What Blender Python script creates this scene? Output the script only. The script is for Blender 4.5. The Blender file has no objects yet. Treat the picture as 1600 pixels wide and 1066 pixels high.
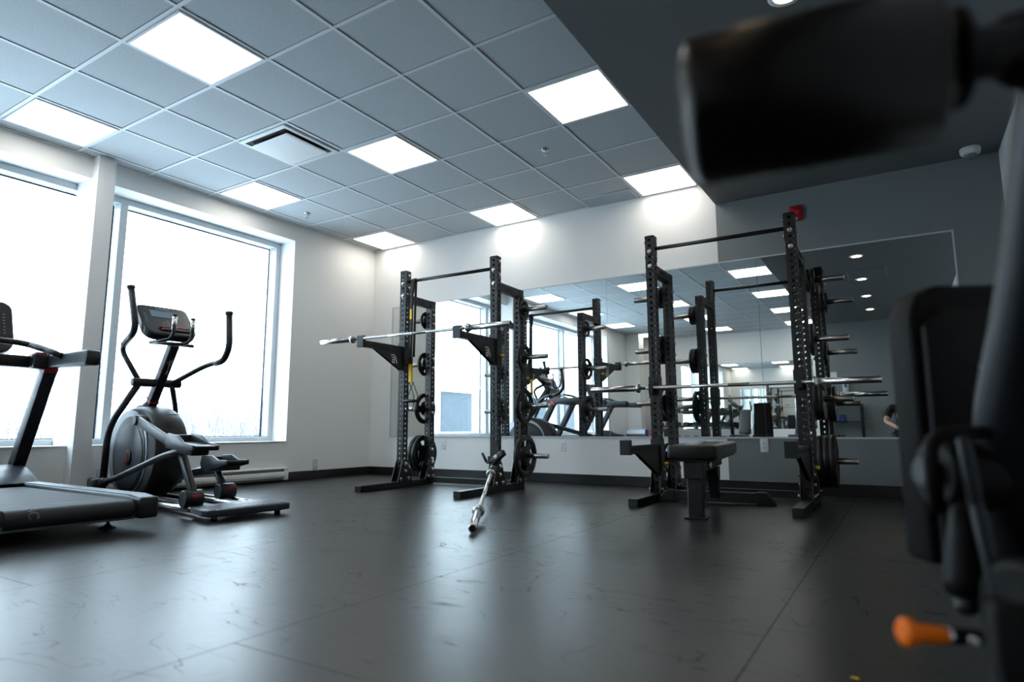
import bpy, bmesh, math, random
from mathutils import Vector, Matrix, Euler
R = math.radians
random.seed(7)
SC = bpy.context.scene
COL = SC.collection

# ------------------------------------------------------------------ materials
def new_mat(name):
    m = bpy.data.materials.new(name); m.use_nodes = True
    nt = m.node_tree; b = nt.nodes['Principled BSDF']
    return m, nt, b
def mat(name, col, rough=.5, metal=0., spec=.5, bump=0., bscale=200., coat=0., var=0., vscale=8., rvar=0.):
    m, nt, b = new_mat(name)
    b.inputs['Base Color'].default_value = (*col, 1)
    b.inputs['Roughness'].default_value = rough
    b.inputs['Metallic'].default_value = metal
    b.inputs['Specular IOR Level'].default_value = spec
    b.inputs['Coat Weight'].default_value = coat
    tc = nt.nodes.new('ShaderNodeTexCoord')
    if bump:
        n = nt.nodes.new('ShaderNodeTexNoise'); n.inputs['Scale'].default_value = bscale; n.inputs['Detail'].default_value = 2
        nt.links.new(tc.outputs['Object'], n.inputs['Vector'])
        bp = nt.nodes.new('ShaderNodeBump'); bp.inputs['Strength'].default_value = bump; bp.inputs['Distance'].default_value = .002
        nt.links.new(n.outputs['Fac'], bp.inputs['Height']); nt.links.new(bp.outputs['Normal'], b.inputs['Normal'])
    if var or rvar:
        n = nt.nodes.new('ShaderNodeTexNoise'); n.inputs['Scale'].default_value = vscale; n.inputs['Detail'].default_value = 4
        nt.links.new(tc.outputs['Object'], n.inputs['Vector'])
        if var:
            mx = nt.nodes.new('ShaderNodeMix'); mx.data_type = 'RGBA'
            mx.inputs[6].default_value = (*[c*(1-var) for c in col], 1); mx.inputs[7].default_value = (*[min(1, c*(1+var)) for c in col], 1)
            nt.links.new(n.outputs['Fac'], mx.inputs[0]); nt.links.new(mx.outputs[2], b.inputs['Base Color'])
        if rvar:
            mr = nt.nodes.new('ShaderNodeMapRange'); mr.inputs[3].default_value = rough-rvar; mr.inputs[4].default_value = rough+rvar
            nt.links.new(n.outputs['Fac'], mr.inputs[0]); nt.links.new(mr.outputs[0], b.inputs['Roughness'])
    return m
def emit(name, col, s):
    m, nt, b = new_mat(name)
    b.inputs['Base Color'].default_value = (.8, .8, .8, 1)
    b.inputs['Emission Color'].default_value = (*col, 1); b.inputs['Emission Strength'].default_value = s
    return m

M = {}
M['wall'] = mat('wall_paint', (.80, .80, .79), .62, bump=.06, bscale=300, var=.015, vscale=1.5)
M['gray'] = mat('charcoal_paint', (.185, .205, .215), .55, bump=.06, bscale=300, var=.03, vscale=2)
M['soffit'] = mat('soffit_paint', (.125, .135, .142), .6, bump=.05, bscale=250)
M['base'] = mat('rubber_cove', (.008, .008, .009), .35, var=.2)
M['frame'] = mat('aluminium_frame', (.52, .57, .6), .4, .1)
M['gasket'] = mat('gasket', (.01, .012, .03), .5)
M['reveal'] = mat('reveal_paint', (.8, .81, .81), .5)
M['rack'] = mat('black_powder_coat', (.008, .0095, .012), .42, spec=.42, bump=.08, bscale=900, var=.2)
M['chrome'] = mat('polished_steel', (.62, .62, .62), .22, 1., rvar=.06, vscale=30, bump=.02, bscale=500)
M['knurl'] = mat('knurled_steel', (.5, .5, .5), .38, 1., bump=.5, bscale=1500)
M['peg'] = mat('worn_steel', (.45, .44, .42), .32, 1., rvar=.1, vscale=25)
M['iron'] = mat('black_iron_plate', (.006, .006, .007), .42, spec=.35, bump=.2, bscale=600, var=.2)
M['bolt'] = mat('zinc_bolt', (.7, .7, .7), .25, 1., rvar=.05)
M['vinyl'] = mat('black_vinyl', (.006, .007, .008), .33, spec=.4, bump=.18, bscale=450, rvar=.06)
M['vinyl_far'] = mat('charcoal_vinyl', (.02, .02, .022), .35, bump=.15, bscale=450)
M['plastic'] = mat('black_plastic', (.007, .008, .009), .4, spec=.35, bump=.1, bscale=800)
M['dgrey'] = mat('charcoal_steel', (.010, .013, .018), .38, spec=.38, bump=.08, bscale=900, var=.15)
M['mgrey'] = mat('slate_plastic', (.022, .028, .036), .38, spec=.35, bump=.08, bscale=900)
M['lgrey'] = mat('silver_plastic', (.13, .155, .18), .38, .2)
M['shroud'] = mat('graphite_shroud', (.009, .010, .011), .48, spec=.28, coat=.0, bump=.04, bscale=700)
M['red'] = mat('red_trim', (.4, .005, .015), .4)
M['alarm'] = mat('red_alarm', (.32, .008, .012), .35)
M['white'] = mat('white_plastic', (.75, .76, .76), .4)
M['tgrid'] = mat('ceiling_grid_metal', (.70, .73, .75), .5)
M['heater'] = mat('heater_enamel', (.66, .66, .64), .4)
M['dark'] = mat('dark_slot', (.01, .01, .012), .7)
M['yellow'] = mat('yellow_webbing', (.75, .48, .01), .6, bump=.3, bscale=900)
M['orange'] = mat('orange_rubber', (.80, .15, .0), .55, spec=.2, bump=.05)
M['web'] = mat('black_webbing', (.01, .01, .012), .75, bump=.3, bscale=1200)
M['belt'] = mat('treadmill_belt', (.014, .017, .022), .6, spec=.3, bump=.4, bscale=700, var=.15, vscale=40)
M['letter'] = mat('grey_print', (.35, .36, .38), .5)
M['wletter'] = mat('white_print', (.8, .8, .8), .5)
M['lcd'] = mat('lcd_screen', (.10, .15, .19), .12, spec=.8)
M['bezel'] = mat('console_face', (.012, .013, .015), .38, spec=.3, var=.2, vscale=60)
M['blue'] = mat('blue_towel', (.03, .07, .22), .8, bump=.6, bscale=120, var=.25, vscale=30)
M['bframe'] = mat('blue_frame', (.06, .22, .55), .4)
M['tray'] = mat('ribbed_tray', (.10, .11, .12), .3, .4, bump=.05)
M['ring'] = mat('silver_ring', (.30, .34, .38), .4, .2)
M['print'] = mat('belt_print', (.14, .14, .15), .6)
M['navy'] = mat('dark_frame_paint', (.005, .007, .010), .4, spec=.25)
M['snow'] = mat('snow', (.8, .82, .85), .8, var=.05, vscale=.6)
M['twig'] = mat('haze_pale_twig', (.225, .218, .235), .9, var=.3, vscale=2)  # pale lilac-grey puts overexposure and haze into the twig colour
M['bld'] = mat('slate_cladding', (.030, .048, .064), .5, var=.12, vscale=.8)
M['bldw'] = mat('pale_render', (.6, .6, .6), .7, var=.1, vscale=1)
M['skin'] = mat('skin', (.5, .3, .22), .5)
M['cloth'] = mat('black_cloth', (.012, .012, .013), .8, bump=.4, bscale=200)
M['hair'] = mat('dark_hair', (.02, .014, .01), .6)
M['sdark'] = mat('painted_shadow_and_part_grey', (.22, .23, .24), .6)  # grey for painted grid shadow lines, also heater fins and belt stripe
M['mblack'] = mat('matte_black_vinyl', (.003, .003, .0033), .55, spec=.10, bump=.1, bscale=450)
M['roller'] = mat('foam_roller_vinyl', (.003, .0028, .0027), .36, spec=.2, bump=.08, bscale=450)
M['mblack2'] = mat('matte_black_steel', (.0035, .004, .0045), .5, spec=.14, bump=.05, bscale=700)

# mirror
m, nt, b = new_mat('mirror_glass'); M['mirror'] = m
b.inputs['Base Color'].default_value = (.86, .89, .88, 1); b.inputs['Metallic'].default_value = 1; b.inputs['Roughness'].default_value = 0.0
# window glass: clear pane
m, nt, b = new_mat('window_glass'); M['glass'] = m
nt.nodes.remove(b)
out = nt.nodes['Material Output']; tr = nt.nodes.new('ShaderNodeBsdfTransparent'); gl = nt.nodes.new('ShaderNodeBsdfGlossy'); gl.inputs['Roughness'].default_value = 0
tr.inputs['Color'].default_value = (.96, .98, .98, 1)
lw = nt.nodes.new('ShaderNodeLayerWeight'); pw = nt.nodes.new('ShaderNodeMath'); pw.operation = 'POWER'; pw.inputs[1].default_value = 5; nt.links.new(lw.outputs['Facing'], pw.inputs[0])
fr = nt.nodes.new('ShaderNodeMath'); fr.operation = 'MULTIPLY_ADD'; fr.inputs[1].default_value = .9; fr.inputs[2].default_value = .03; nt.links.new(pw.outputs[0], fr.inputs[0]); mx = nt.nodes.new('ShaderNodeMixShader')
nt.links.new(fr.outputs[0], mx.inputs[0]); nt.links.new(tr.outputs[0], mx.inputs[1]); nt.links.new(gl.outputs[0], mx.inputs[2]); nt.links.new(mx.outputs[0], out.inputs[0])
# lamps
M['panel'] = emit('led_panel', (1., .945, .85), 6.2)
M['down'] = emit('downlight_lens', (1., .76, .48), 24.)
# ceiling tile: fine fissures
m, nt, b = new_mat('mineral_tile'); M['tile'] = m
tc = nt.nodes.new('ShaderNodeTexCoord'); n = nt.nodes.new('ShaderNodeTexNoise'); n.inputs['Scale'].default_value = 90; n.inputs['Detail'].default_value = 5; n.inputs['Roughness'].default_value = .7
nt.links.new(tc.outputs['Object'], n.inputs['Vector'])
cr = nt.nodes.new('ShaderNodeValToRGB'); cr.color_ramp.elements[0].position = .35; cr.color_ramp.elements[0].color = (.44, .47, .485, 1); cr.color_ramp.elements[1].position = .6; cr.color_ramp.elements[1].color = (.53, .565, .585, 1)
nt.links.new(n.outputs['Fac'], cr.inputs[0]); nt.links.new(cr.outputs[0], b.inputs['Base Color'])
b.inputs['Roughness'].default_value = .85; b.inputs['Specular IOR Level'].default_value = .15
bp = nt.nodes.new('ShaderNodeBump'); bp.inputs['Strength'].default_value = .25; bp.inputs['Distance'].default_value = .002
nt.links.new(n.outputs['Fac'], bp.inputs['Height']); nt.links.new(bp.outputs[0], b.inputs['Normal'])
# rubber floor: satin sheets with flecks, scuffs, seams
m, nt, b = new_mat('rubber_floor'); M['floor'] = m
N = nt.nodes; L = nt.links
def nd(t, **k):
    x = N.new(t)
    for a, v in k.items(): x.inputs[a.replace('_', ' ')].default_value = v
    return x
tc = N.new('ShaderNodeTexCoord')
def mapped(sc, rot=0):
    mp = N.new('ShaderNodeMapping'); mp.inputs['Scale'].default_value = sc; mp.inputs['Rotation'].default_value = (0, 0, rot); L.new(tc.outputs['Object'], mp.inputs['Vector']); return mp
def ramp(src, p0, c0, p1, c1):
    c = N.new('ShaderNodeValToRGB'); e = c.color_ramp.elements; e[0].position = p0; e[0].color = (c0,)*3+(1,); e[1].position = p1; e[1].color = (c1,)*3+(1,); L.new(src, c.inputs[0]); return c.outputs[0]
def mul(a, c):
    x = N.new('ShaderNodeMath'); x.operation = 'MULTIPLY'; L.new(a, x.inputs[0])
    if isinstance(c, (int, float)): x.inputs[1].default_value = c
    else: L.new(c, x.inputs[1])
    return x.outputs[0]
def add(a, c, op='ADD'):
    x = N.new('ShaderNodeMath'); x.operation = op
    for i, s in enumerate((a, c)):
        if isinstance(s, (int, float)): x.inputs[i].default_value = s
        else: L.new(s, x.inputs[i])
    return x.outputs[0]
# scuff arcs: thin contour bands of stretched noise, masked in patches
def scuff(scale, rot, width, seed, mscale, mlo):
    mp = mapped(scale, rot); mp.inputs['Location'].default_value = (seed, seed*2.3, 0)
    a = nd('ShaderNodeTexNoise', Scale=1.0, Detail=1.5); L.new(mp.outputs[0], a.inputs['Vector'])
    d = add(a.outputs['Fac'], .5, 'SUBTRACT'); ab = N.new('ShaderNodeMath'); ab.operation = 'ABSOLUTE'; L.new(d, ab.inputs[0])
    line = ramp(ab.outputs[0], 0, 1, width, 0)
    mk = nd('ShaderNodeTexNoise', Scale=mscale, Detail=3.0); mp2 = mapped((1, 1, 1)); mp2.inputs['Location'].default_value = (seed*3, seed, 0); L.new(mp2.outputs[0], mk.inputs['Vector'])
    return mul(line, ramp(mk.outputs['Fac'], mlo, 0, mlo+.06, 1))
s1 = scuff((2.2, 9, 1), R(20), .006, 3.1, 1.6, .52)
s2 = scuff((8, 2.5, 1), R(-35), .006, 8.7, 2.1, .55)
s3 = scuff((3.5, 3.5, 1), R(60), .004, 14.2, 3.0, .56)
s4 = scuff((1.2, 14, 1), R(-8), .008, 21.2, 2.0, .54)
sc_ = add(add(s1, s2, 'MAXIMUM'), add(s3, s4, 'MAXIMUM'), 'MAXIMUM')
br = N.new('ShaderNodeTexBrick'); br.offset = .5; br.inputs['Scale'].default_value = 1; br.inputs['Mortar Size'].default_value = .0022; br.inputs['Mortar Smooth'].default_value = .3
br.inputs['Brick Width'].default_value = 7.6; br.inputs['Row Height'].default_value = 1.22
br.inputs['Color1'].default_value = (0, 0, 0, 1); br.inputs['Color2'].default_value = (0, 0, 0, 1); br.inputs['Mortar'].default_value = (1, 1, 1, 1)
mpb = mapped((1, 1, 1), R(90)); mpb.inputs['Location'].default_value = (1.3, .66, 0); L.new(mpb.outputs[0], br.inputs['Vector'])
seam = br.outputs['Color']
fl = nd('ShaderNodeTexVoronoi', Scale=55.0); mpf = mapped((1, 1, 1)); L.new(mpf.outputs[0], fl.inputs['Vector'])
fleck = ramp(fl.outputs['Distance'], .05, 1, .09, 0)
fsel = nd('ShaderNodeTexWhiteNoise'); L.new(fl.outputs['Position'], fsel.inputs['Vector'])
fleck = mul(fleck, ramp(fsel.outputs['Value'], .8, 0, .82, 1))
big = nd('ShaderNodeTexNoise', Scale=1.3, Detail=5.0); L.new(mapped((1, 1, 1)).outputs[0], big.inputs['Vector'])
fine = nd('ShaderNodeTexNoise', Scale=260.0, Detail=2.0); L.new(mapped((1, 1, 1)).outputs[0], fine.inputs['Vector'])
fdir = nd('ShaderNodeTexNoise', Scale=1.0, Detail=4.0); L.new(mapped((18, 140, 1), R(15)).outputs[0], fdir.inputs['Vector'])
base = add(mul(big.outputs['Fac'], .010), .014)
base = add(base, mul(fleck, .08)); 
dk = add(1.0, mul(sc_, .55), 'SUBTRACT'); base = mul(base, dk); base = mul(base, add(1.0, mul(seam, .7), 'SUBTRACT'))
cc = N.new('ShaderNodeCombineColor'); L.new(mul(base, .97), cc.inputs[0]); L.new(base, cc.inputs[1]); L.new(mul(base, 1.04), cc.inputs[2])
L.new(cc.outputs[0], b.inputs['Base Color'])
rg = add(add(.25, mul(big.outputs['Fac'], .11)), mul(sc_, .22)); rg = add(rg, mul(seam, .3)); rg = add(rg, mul(fdir.outputs['Fac'], .07))
L.new(rg, b.inputs['Roughness']); b.inputs['Specular IOR Level'].default_value = .33
hgt = add(add(mul(fine.outputs['Fac'], .35), mul(fdir.outputs['Fac'], .3)), mul(sc_, -.5)); hgt = add(hgt, mul(seam, -2.0)); hgt = add(hgt, mul(big.outputs['Fac'], 1.2))
bp = N.new('ShaderNodeBump'); bp.inputs['Strength'].default_value = .16; bp.inputs['Distance'].default_value = .002; L.new(hgt, bp.inputs['Height']); L.new(bp.outputs[0], b.inputs['Normal'])

# ------------------------------------------------------------------ mesh builder
class MB:
    def __init__(s): s.bm = bmesh.new()
    def _add(s, verts, faces, smooth=False):
        vs = [s.bm.verts.new(v) for v in verts]
        out = []
        for f in faces:
            try: q = s.bm.faces.new([vs[i] for i in f]); q.smooth = smooth; out.append(q)
            except ValueError: pass
        return out
    def box(s, x0, x1, y0, y1, z0, z1, bev=0., T=None, seg=2):
        b2 = bmesh.new(); bmesh.ops.create_cube(b2, size=1)
        for v in b2.verts: v.co = Vector(((x0+x1)/2+v.co.x*(x1-x0), (y0+y1)/2+v.co.y*(y1-y0), (z0+z1)/2+v.co.z*(z1-z0)))
        if bev: bmesh.ops.bevel(b2, geom=b2.edges[:], offset=min(bev, abs(x1-x0)*.49, abs(y1-y0)*.49, abs(z1-z0)*.49), segments=seg, profile=.5, affect='EDGES')
        s.merge(b2, T, bev > 0 and seg > 1); return s
    def obox(s, p, q, w, h, up=(0, 0, 1), bev=0., seg=2):
        """box beam from p to q, w = width sideways, h = height along up"""
        p, q = Vector(p), Vector(q); d = q-p; Lh = d.length; z = d.normalized(); u = Vector(up); x = u.cross(z)
        if x.length < 1e-4: x = Vector((1, 0, 0)).cross(z)
        x.normalize(); y = z.cross(x)
        T = Matrix.Translation(p) @ Matrix((x, y, z)).transposed().to_4x4()
        return s.box(-w/2, w/2, -h/2, h/2, 0, Lh, bev, T, seg)
    def merge(s, b2, T=None, smooth=False):
        bmesh.ops.recalc_face_normals(b2, faces=b2.faces[:])
        mp = {}
        for v in b2.verts: mp[v] = s.bm.verts.new(T @ v.co if T else v.co)
        for f in b2.faces:
            try: g = s.bm.faces.new([mp[v] for v in f.verts]); g.smooth = smooth
            except ValueError: pass
        b2.free()
    def cyl(s, p, q, r, r2=None, n=24, bev=0., cap=True):
        r2 = r if r2 is None else r2
        prof = [(0, r), (1, r2)]
        p, q = Vector(p), Vector(q); Lh = (q-p).length
        if bev: prof = [(0, r-bev), (bev*.3/Lh, r-bev*.3), (bev/Lh, r), (1-bev/Lh, r2), (1-bev*.3/Lh, r2-bev*.3), (1, r2-bev)]
        return s.lathe(p, q, prof, n, cap)
    def lathe(s, p, q, prof, n=32, cap=True, smooth=True):
        """prof: (fraction along pq, radius)"""
        p, q = Vector(p), Vector(q); d = q-p; z = d.normalized()
        x = z.orthogonal().normalized(); y = z.cross(x)
        rings = []
        for t, r in prof:
            rings.append([s.bm.verts.new(p+d*t+(x*math.cos(a)+y*math.sin(a))*max(r, 1e-5)) for a in [2*math.pi*k/n for k in range(n)]])
        for A, B in zip(rings, rings[1:]):
            for k in range(n):
                f = s.bm.faces.new((A[k], A[(k+1) % n], B[(k+1) % n], B[k])); f.smooth = smooth
        if cap:
            if prof[0][1] > 1e-4: s.bm.faces.new(rings[0][::-1])
            if prof[-1][1] > 1e-4: s.bm.faces.new(rings[-1])
        return s
    def tube(s, pts, r, n=14, bend=.05, sub=6, flat=1., up=None):
        """round tube along points, corners rounded; r may be list"""
        P = [Vector(p) for p in pts]; rr = r if isinstance(r, (list, tuple)) else [r]*len(P)
        path = [(P[0], rr[0])]
        for i in range(1, len(P)-1):
            a, b_, c = P[i-1], P[i], P[i+1]
            t = min(bend, (b_-a).length*.45, (c-b_).length*.45)
            A = b_+(a-b_).normalized()*t; Cc = b_+(c-b_).normalized()*t
            for k in range(sub+1):
                u = k/sub; path.append(((1-u)**2*A+2*u*(1-u)*b_+u*u*Cc, rr[i]))
        path.append((P[-1], rr[-1]))
        rings = []; pn = None
        for i, (c, rad) in enumerate(path):
            d = (path[min(i+1, len(path)-1)][0]-path[max(i-1, 0)][0]).normalized()
            if pn is None: pn = (Vector(up) if up else d.orthogonal()).normalized()
            pn = (pn-d*pn.dot(d)).normalized(); bn = d.cross(pn)
            rings.append([s.bm.verts.new(c+(pn*math.cos(a)*flat+bn*math.sin(a))*rad) for a in [2*math.pi*k/n for k in range(n)]])
        for A, B in zip(rings, rings[1:]):
            for k in range(n):
                f = s.bm.faces.new((A[k], A[(k+1) % n], B[(k+1) % n], B[k])); f.smooth = True
        s.bm.faces.new(rings[0][::-1]); s.bm.faces.new(rings[-1]); return s
    def prism(s, poly, axis, a, b_, bev=0., T=None, seg=2):
        """extrude 2D polygon along axis ('x','y','z') from a to b; poly in remaining two axes order"""
        def v3(u, v, w): return {'x': (w, u, v), 'y': (u, w, v), 'z': (u, v, w)}[axis]
        b2 = bmesh.new()
        A = [b2.verts.new(v3(u, v, a)) for u, v in poly]; B = [b2.verts.new(v3(u, v, b_)) for u, v in poly]
        n = len(poly)
        b2.faces.new(A); b2.faces.new(B[::-1])
        for k in range(n): b2.faces.new((A[k], B[k], B[(k+1) % n], A[(k+1) % n]))
        bmesh.ops.recalc_face_normals(b2, faces=b2.faces[:])
        if bev: bmesh.ops.bevel(b2, geom=b2.edges[:], offset=bev, segments=seg, profile=.5, affect='EDGES')
        s.merge(b2, T, bev > 0 and seg > 1); return s
    def sphere(s, c, r, sc=(1, 1, 1), n=20):
        b2 = bmesh.new(); bmesh.ops.create_uvsphere(b2, u_segments=n, v_segments=n//2, radius=r)
        s.merge(b2, Matrix.Translation(c) @ Matrix.Diagonal((*sc, 1)), True); return s
    def build(s, name, m, parent=None, recalc=False, mods=None):
        if recalc: bmesh.ops.recalc_face_normals(s.bm, faces=s.bm.faces[:])
        me = bpy.data.meshes.new(name); s.bm.to_mesh(me); s.bm.free()
        for mm in (m if isinstance(m, list) else [m]): me.materials.append(mm)
        o = bpy.data.objects.new(name, me); COL.objects.link(o)
        if parent: o.parent = parent
        return o
def tag(o, label=None, cat=None, group=None, kind=None):
    if label: o['label'] = label
    if cat: o['category'] = cat
    if group: o['group'] = group
    if kind: o['kind'] = kind
    return o
def empty(name, loc=(0, 0, 0), rz=0., label=None, cat=None, group=None):
    o = bpy.data.objects.new(name, None); COL.objects.link(o); o.location = loc; o.rotation_euler = (0, 0, rz)
    o.empty_display_size = .1
    return tag(o, label, cat, group)
def copy_tree(o, parent=None):
    c = o.copy(); COL.objects.link(c)
    if parent: c.parent = parent
    for ch in list(o.children): copy_tree(ch, c)
    return c
def struct(o): o['kind'] = 'structure'; return o
def text_mesh(name, body, size, m, T, parent, ext=.001, align='LEFT', spacing=1., bold=False):
    cu = bpy.data.curves.new(name, 'FONT'); cu.body = body; cu.size = size; cu.extrude = ext; cu.align_x = align; cu.space_line = spacing
    if bold: cu.offset = size*.02
    t = bpy.data.objects.new(name+'_tmp', cu); COL.objects.link(t)
    dg = bpy.context.evaluated_depsgraph_get(); me = bpy.data.meshes.new_from_object(t.evaluated_get(dg))
    bpy.data.objects.remove(t); bpy.data.curves.remove(cu)
    me.name = name; me.transform(T); me.materials.clear(); me.materials.append(m)
    o = bpy.data.objects.new(name, me); COL.objects.link(o); o.parent = parent
    return o

# ------------------------------------------------------------------ room
XL, XR, YB, YF, H = -2.608, 4.19, 2.46, -8.0, 3.0
XS, ZS, YG = 1.966, 2.76, -6.1
TX, TY = .61, .612
SZ, HZ, WX = .438, 2.804, -2.86          # window sill, head, frame plane
W = [(-5.50, -1.05), (-.89, 1.133)]        # window openings (y)
struct(MB().box(XL-.4, XR+.3, YF-.3, YB+.3, -.1, 0).build('floor', M['floor']))
struct(MB().box(XL-.4, XS, YF-.3, YB+.3, H, H+.1).build('ceiling', M['tile']))
struct(MB().box(XS, XR, YG, YB, ZS, H+.1).build('ceiling', M['soffit']))
struct(MB().box(XL-.4, XS, YB, YB+.2, 0, H).build('wall_back', M['wall']))
struct(MB().box(XS, XR+.2, YB, YB+.2, 0, H).build('wall_back', M['gray']))
struct(MB().box(XR, XR+.2, YG-.2, YB, 0, H).build('wall_right', M['wall']))
struct(MB().box(XL-.4, 2.05, YF-.2, YF, 0, H).build('wall_front', M['wall']))
struct(MB().box(2.05, XR, YG-.2, YG, 0, H).build('wall_front', M['gray']))
struct(MB().box(2.05, 2.15, YF, YG-.2, 0, H).build('wall_front', M['wall']))
# left wall around the openings
w = MB(); X0, X1 = XL-.40, XL
w.box(X0, X1, YF, YB, 0, SZ); w.box(X0, X1, YF, YB, HZ, H)
w.box(X0, X1, W[1][1], YB, SZ, HZ); w.box(X0, X1, YF, W[0][0], SZ, HZ)
struct(w.build('wall_left', M['wall']))
struct(MB().box(WX+.002, XL+.118, -1.085, -.942, 0, H).build('wall_pillar', M['wall']))
struct(MB().box(XL, XL+.35, -7.1, -6.75, 0, H).build('wall_pillar', M['wall']))
for k, (a, c) in enumerate([(-5.5, -1.085), (-.942, 1.133)]):
    struct(MB().box(WX, XL+.012, a, c, SZ, SZ+.012, .003).build('trim_%d' % (k+1), M['reveal']))
# windows: frames, gaskets, panes
def window(n, y0, y1, mull):
    root = empty('window_%d' % n, (WX, (y0+y1)/2, SZ)); struct(root); oy = (y0+y1)/2
    f = MB(); fw = .062
    D = .12
    f.box(-D, .0, y0-oy, y1-oy, .0, fw, .004, seg=1); f.box(-D, .0, y0-oy, y1-oy, HZ-SZ-fw, HZ-SZ, .004, seg=1)
    f.box(-D, .0, y0-oy, y0-oy+fw, fw, HZ-SZ-fw, .004, seg=1); f.box(-D, .0, y1-oy-fw, y1-oy, fw, HZ-SZ-fw, .004, seg=1)
    for mm in mull: f.box(-D, .0, mm-.035-oy, mm+.035-oy, fw, HZ-SZ-fw, .004, seg=1)
    struct(f.build('window_frame', M['frame'], root))
    edges = [y0+fw]+[v for mm in mull for v in (mm-.035, mm+.035)]+[y1-fw]
    for a, c in zip(edges[::2], edges[1::2]):
        a -= oy; c -= oy; zb, zt = fw, HZ-SZ-fw; gw = .016
        g = MB(); g.box(-D-.008, -D+.002, a, c, zb, zb+gw*.5); g.box(-D-.008, -D+.002, a, c, zt-gw, zt); g.box(-D-.008, -D+.002, a, a+gw, zb, zt); g.box(-D-.008, -D+.002, c-gw, c, zb, zt)
        struct(g.build('window_gasket', M['gasket'], root))
        g = MB(); g.box(-D-.006, -D-.001, a, c, zb, zt); struct(g.build('window_pane', M['glass'], root))
window(1, -5.5, -.94, [-1.95, -3.7])
window(2, -.94, 1.133, [-.668])
# baseboards
def bb(n, *a):
    o = MB().box(*a, .004, seg=1).build(n, M['base']); struct(o)
bb('baseboard_back', XL, XR, YB-.012, YB, 0, .10)
bb('baseboard_left', XL, XL+.012, YF, -7.1, 0, .10); bb('baseboard_left', XL, XL+.012, -6.75, -1.085, 0, .10); bb('baseboard_left', XL, XL+.012, -.942, YB-.012, 0, .10)
bb('baseboard_front', XL+.012, 2.05, YF, YF+.012, 0, .10); bb('baseboard_front', 2.15, XR, YG, YG+.012, 0, .10)
bb('baseboard_right', XR-.012, XR, YG, YB-.012, 0, .10)
# ceiling grid
g = MB(); xi = [i*TX for i in range(-4, 4)]; yj = [j*TY for j in range(-13, 5)]
for x in xi: g.box(x-.012, x+.012, YF, YB, H-.006, H)
for y in yj: g.box(XL, XS, y-.012, y+.012, H-.0055, H)
g.box(XL, XL+.022, YF, YB, H-.010, H); g.box(XL+.022, XS, YB-.022, YB, H-.010, H); g.box(XL, XS, YF, YF+.022, H-.01, H)
struct(g.build('trim_3', M['tgrid']))
g = MB()      # thin grey strips painting the shadow lines beside the grid bars
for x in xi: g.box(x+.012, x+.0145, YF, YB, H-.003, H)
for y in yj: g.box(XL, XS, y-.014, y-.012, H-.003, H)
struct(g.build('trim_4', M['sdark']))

# ceiling lights
def panel_light():
    root = empty('ceiling_light', (0, 0, H))
    f = MB(); a, c, t = .289, .274, .010
    f.box(-a, a, -a, -c, -.014, 0); f.box(-a, a, c, a, -.014, 0); f.box(-a, -c, -c, c, -.014, 0); f.box(c, a, -c, c, -.014, 0)
    f.build('frame', M['white'], root)
    MB().box(-c, c, -c, c, -.012, -.004).build('diffuser', M['panel'], root)
    return root
proto = None
cols = {-4: 'by the windows', -1: 'in mid ceiling', 2: 'by the soffit'}
rows = {3: 'at the mirror wall', 0: 'second row from the mirror wall', -3: 'third row from the mirror wall', -6: 'fourth row from the mirror wall', -9: 'fifth row from the mirror wall', -12: 'last row, at the far wall'}
for j in rows:
    for i in cols:
        o = panel_light() if proto is None else copy_tree(proto)
        proto = proto or o
        o.location = ((i+.5)*TX, (j+.5)*TY, H-.0)
        tag(o, 'square lit ceiling panel %s, %s' % (cols[i], rows[j]), 'ceiling light', 'square lit ceiling panels')
# downlights
def downlight():
    root = empty('downlight', (0, 0, ZS))
    MB().lathe((0, 0, -.008), (0, 0, 0), [(0, .058), (0, .083), (.5, .085), (1, .085)], 32, False).build('trim_ring', M['white'], root)
    MB().cyl((0, 0, -.006), (0, 0, -.001), .058, n=32).build('lens', M['down'], root)
    return root
pd = None
for k, (x, y, lb) in enumerate([(3.03, -.42, 'closest to the mirror wall'), (3.02, -1.88, 'second from the mirror wall'), (3.02, -3.28, 'third from the mirror wall'), (3.02, -4.68, 'fourth from the mirror wall'), (3.95, -1.88, 'over the machines beside the plain side wall'), (3.95, -3.28, 'second along the plain side wall'), (3.95, -4.68, 'third along the plain side wall')][:4]):
    o = downlight() if pd is None else copy_tree(pd); pd = pd or o
    o.location = (x, y, ZS); tag(o, 'round recessed downlight in the dark soffit, ' + lb, 'downlight', 'round downlights in the dark soffit')
# supply diffuser
root = empty('air_diffuser', (-1.5*TX-.027, -.5*TY+.01, H), 0, 'square white ceiling air diffuser with a raised centre plate', 'vent')
a = .292
f = MB()
for (x0, x1, y0, y1) in ((-a, a, -a, -a+.04), (-a, a, a-.04, a), (-a, -a+.04, -a+.04, a-.04), (a-.04, a, -a+.04, a-.04)): f.box(x0, x1, y0, y1, -.014, 0, .003, seg=1)
f.build('frame', M['white'], root)
MB().box(-.25, .25, -.25, .25, -.006, -.001).build('throat', M['dark'], root)
f = MB(); f.prism([(-.235, -.030), (.235, -.030), (.215, -.034), (-.215, -.034)], 'y', -.215, .215); f.build('centre_plate', M['white'], root)
for sx in (-1, 1):
    for sy in (-1, 1): MB().cyl((sx*.2, sy*.2, -.006), (sx*.2, sy*.2, -.031), .006, n=10).build('clip', M['bolt'], root)
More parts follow.
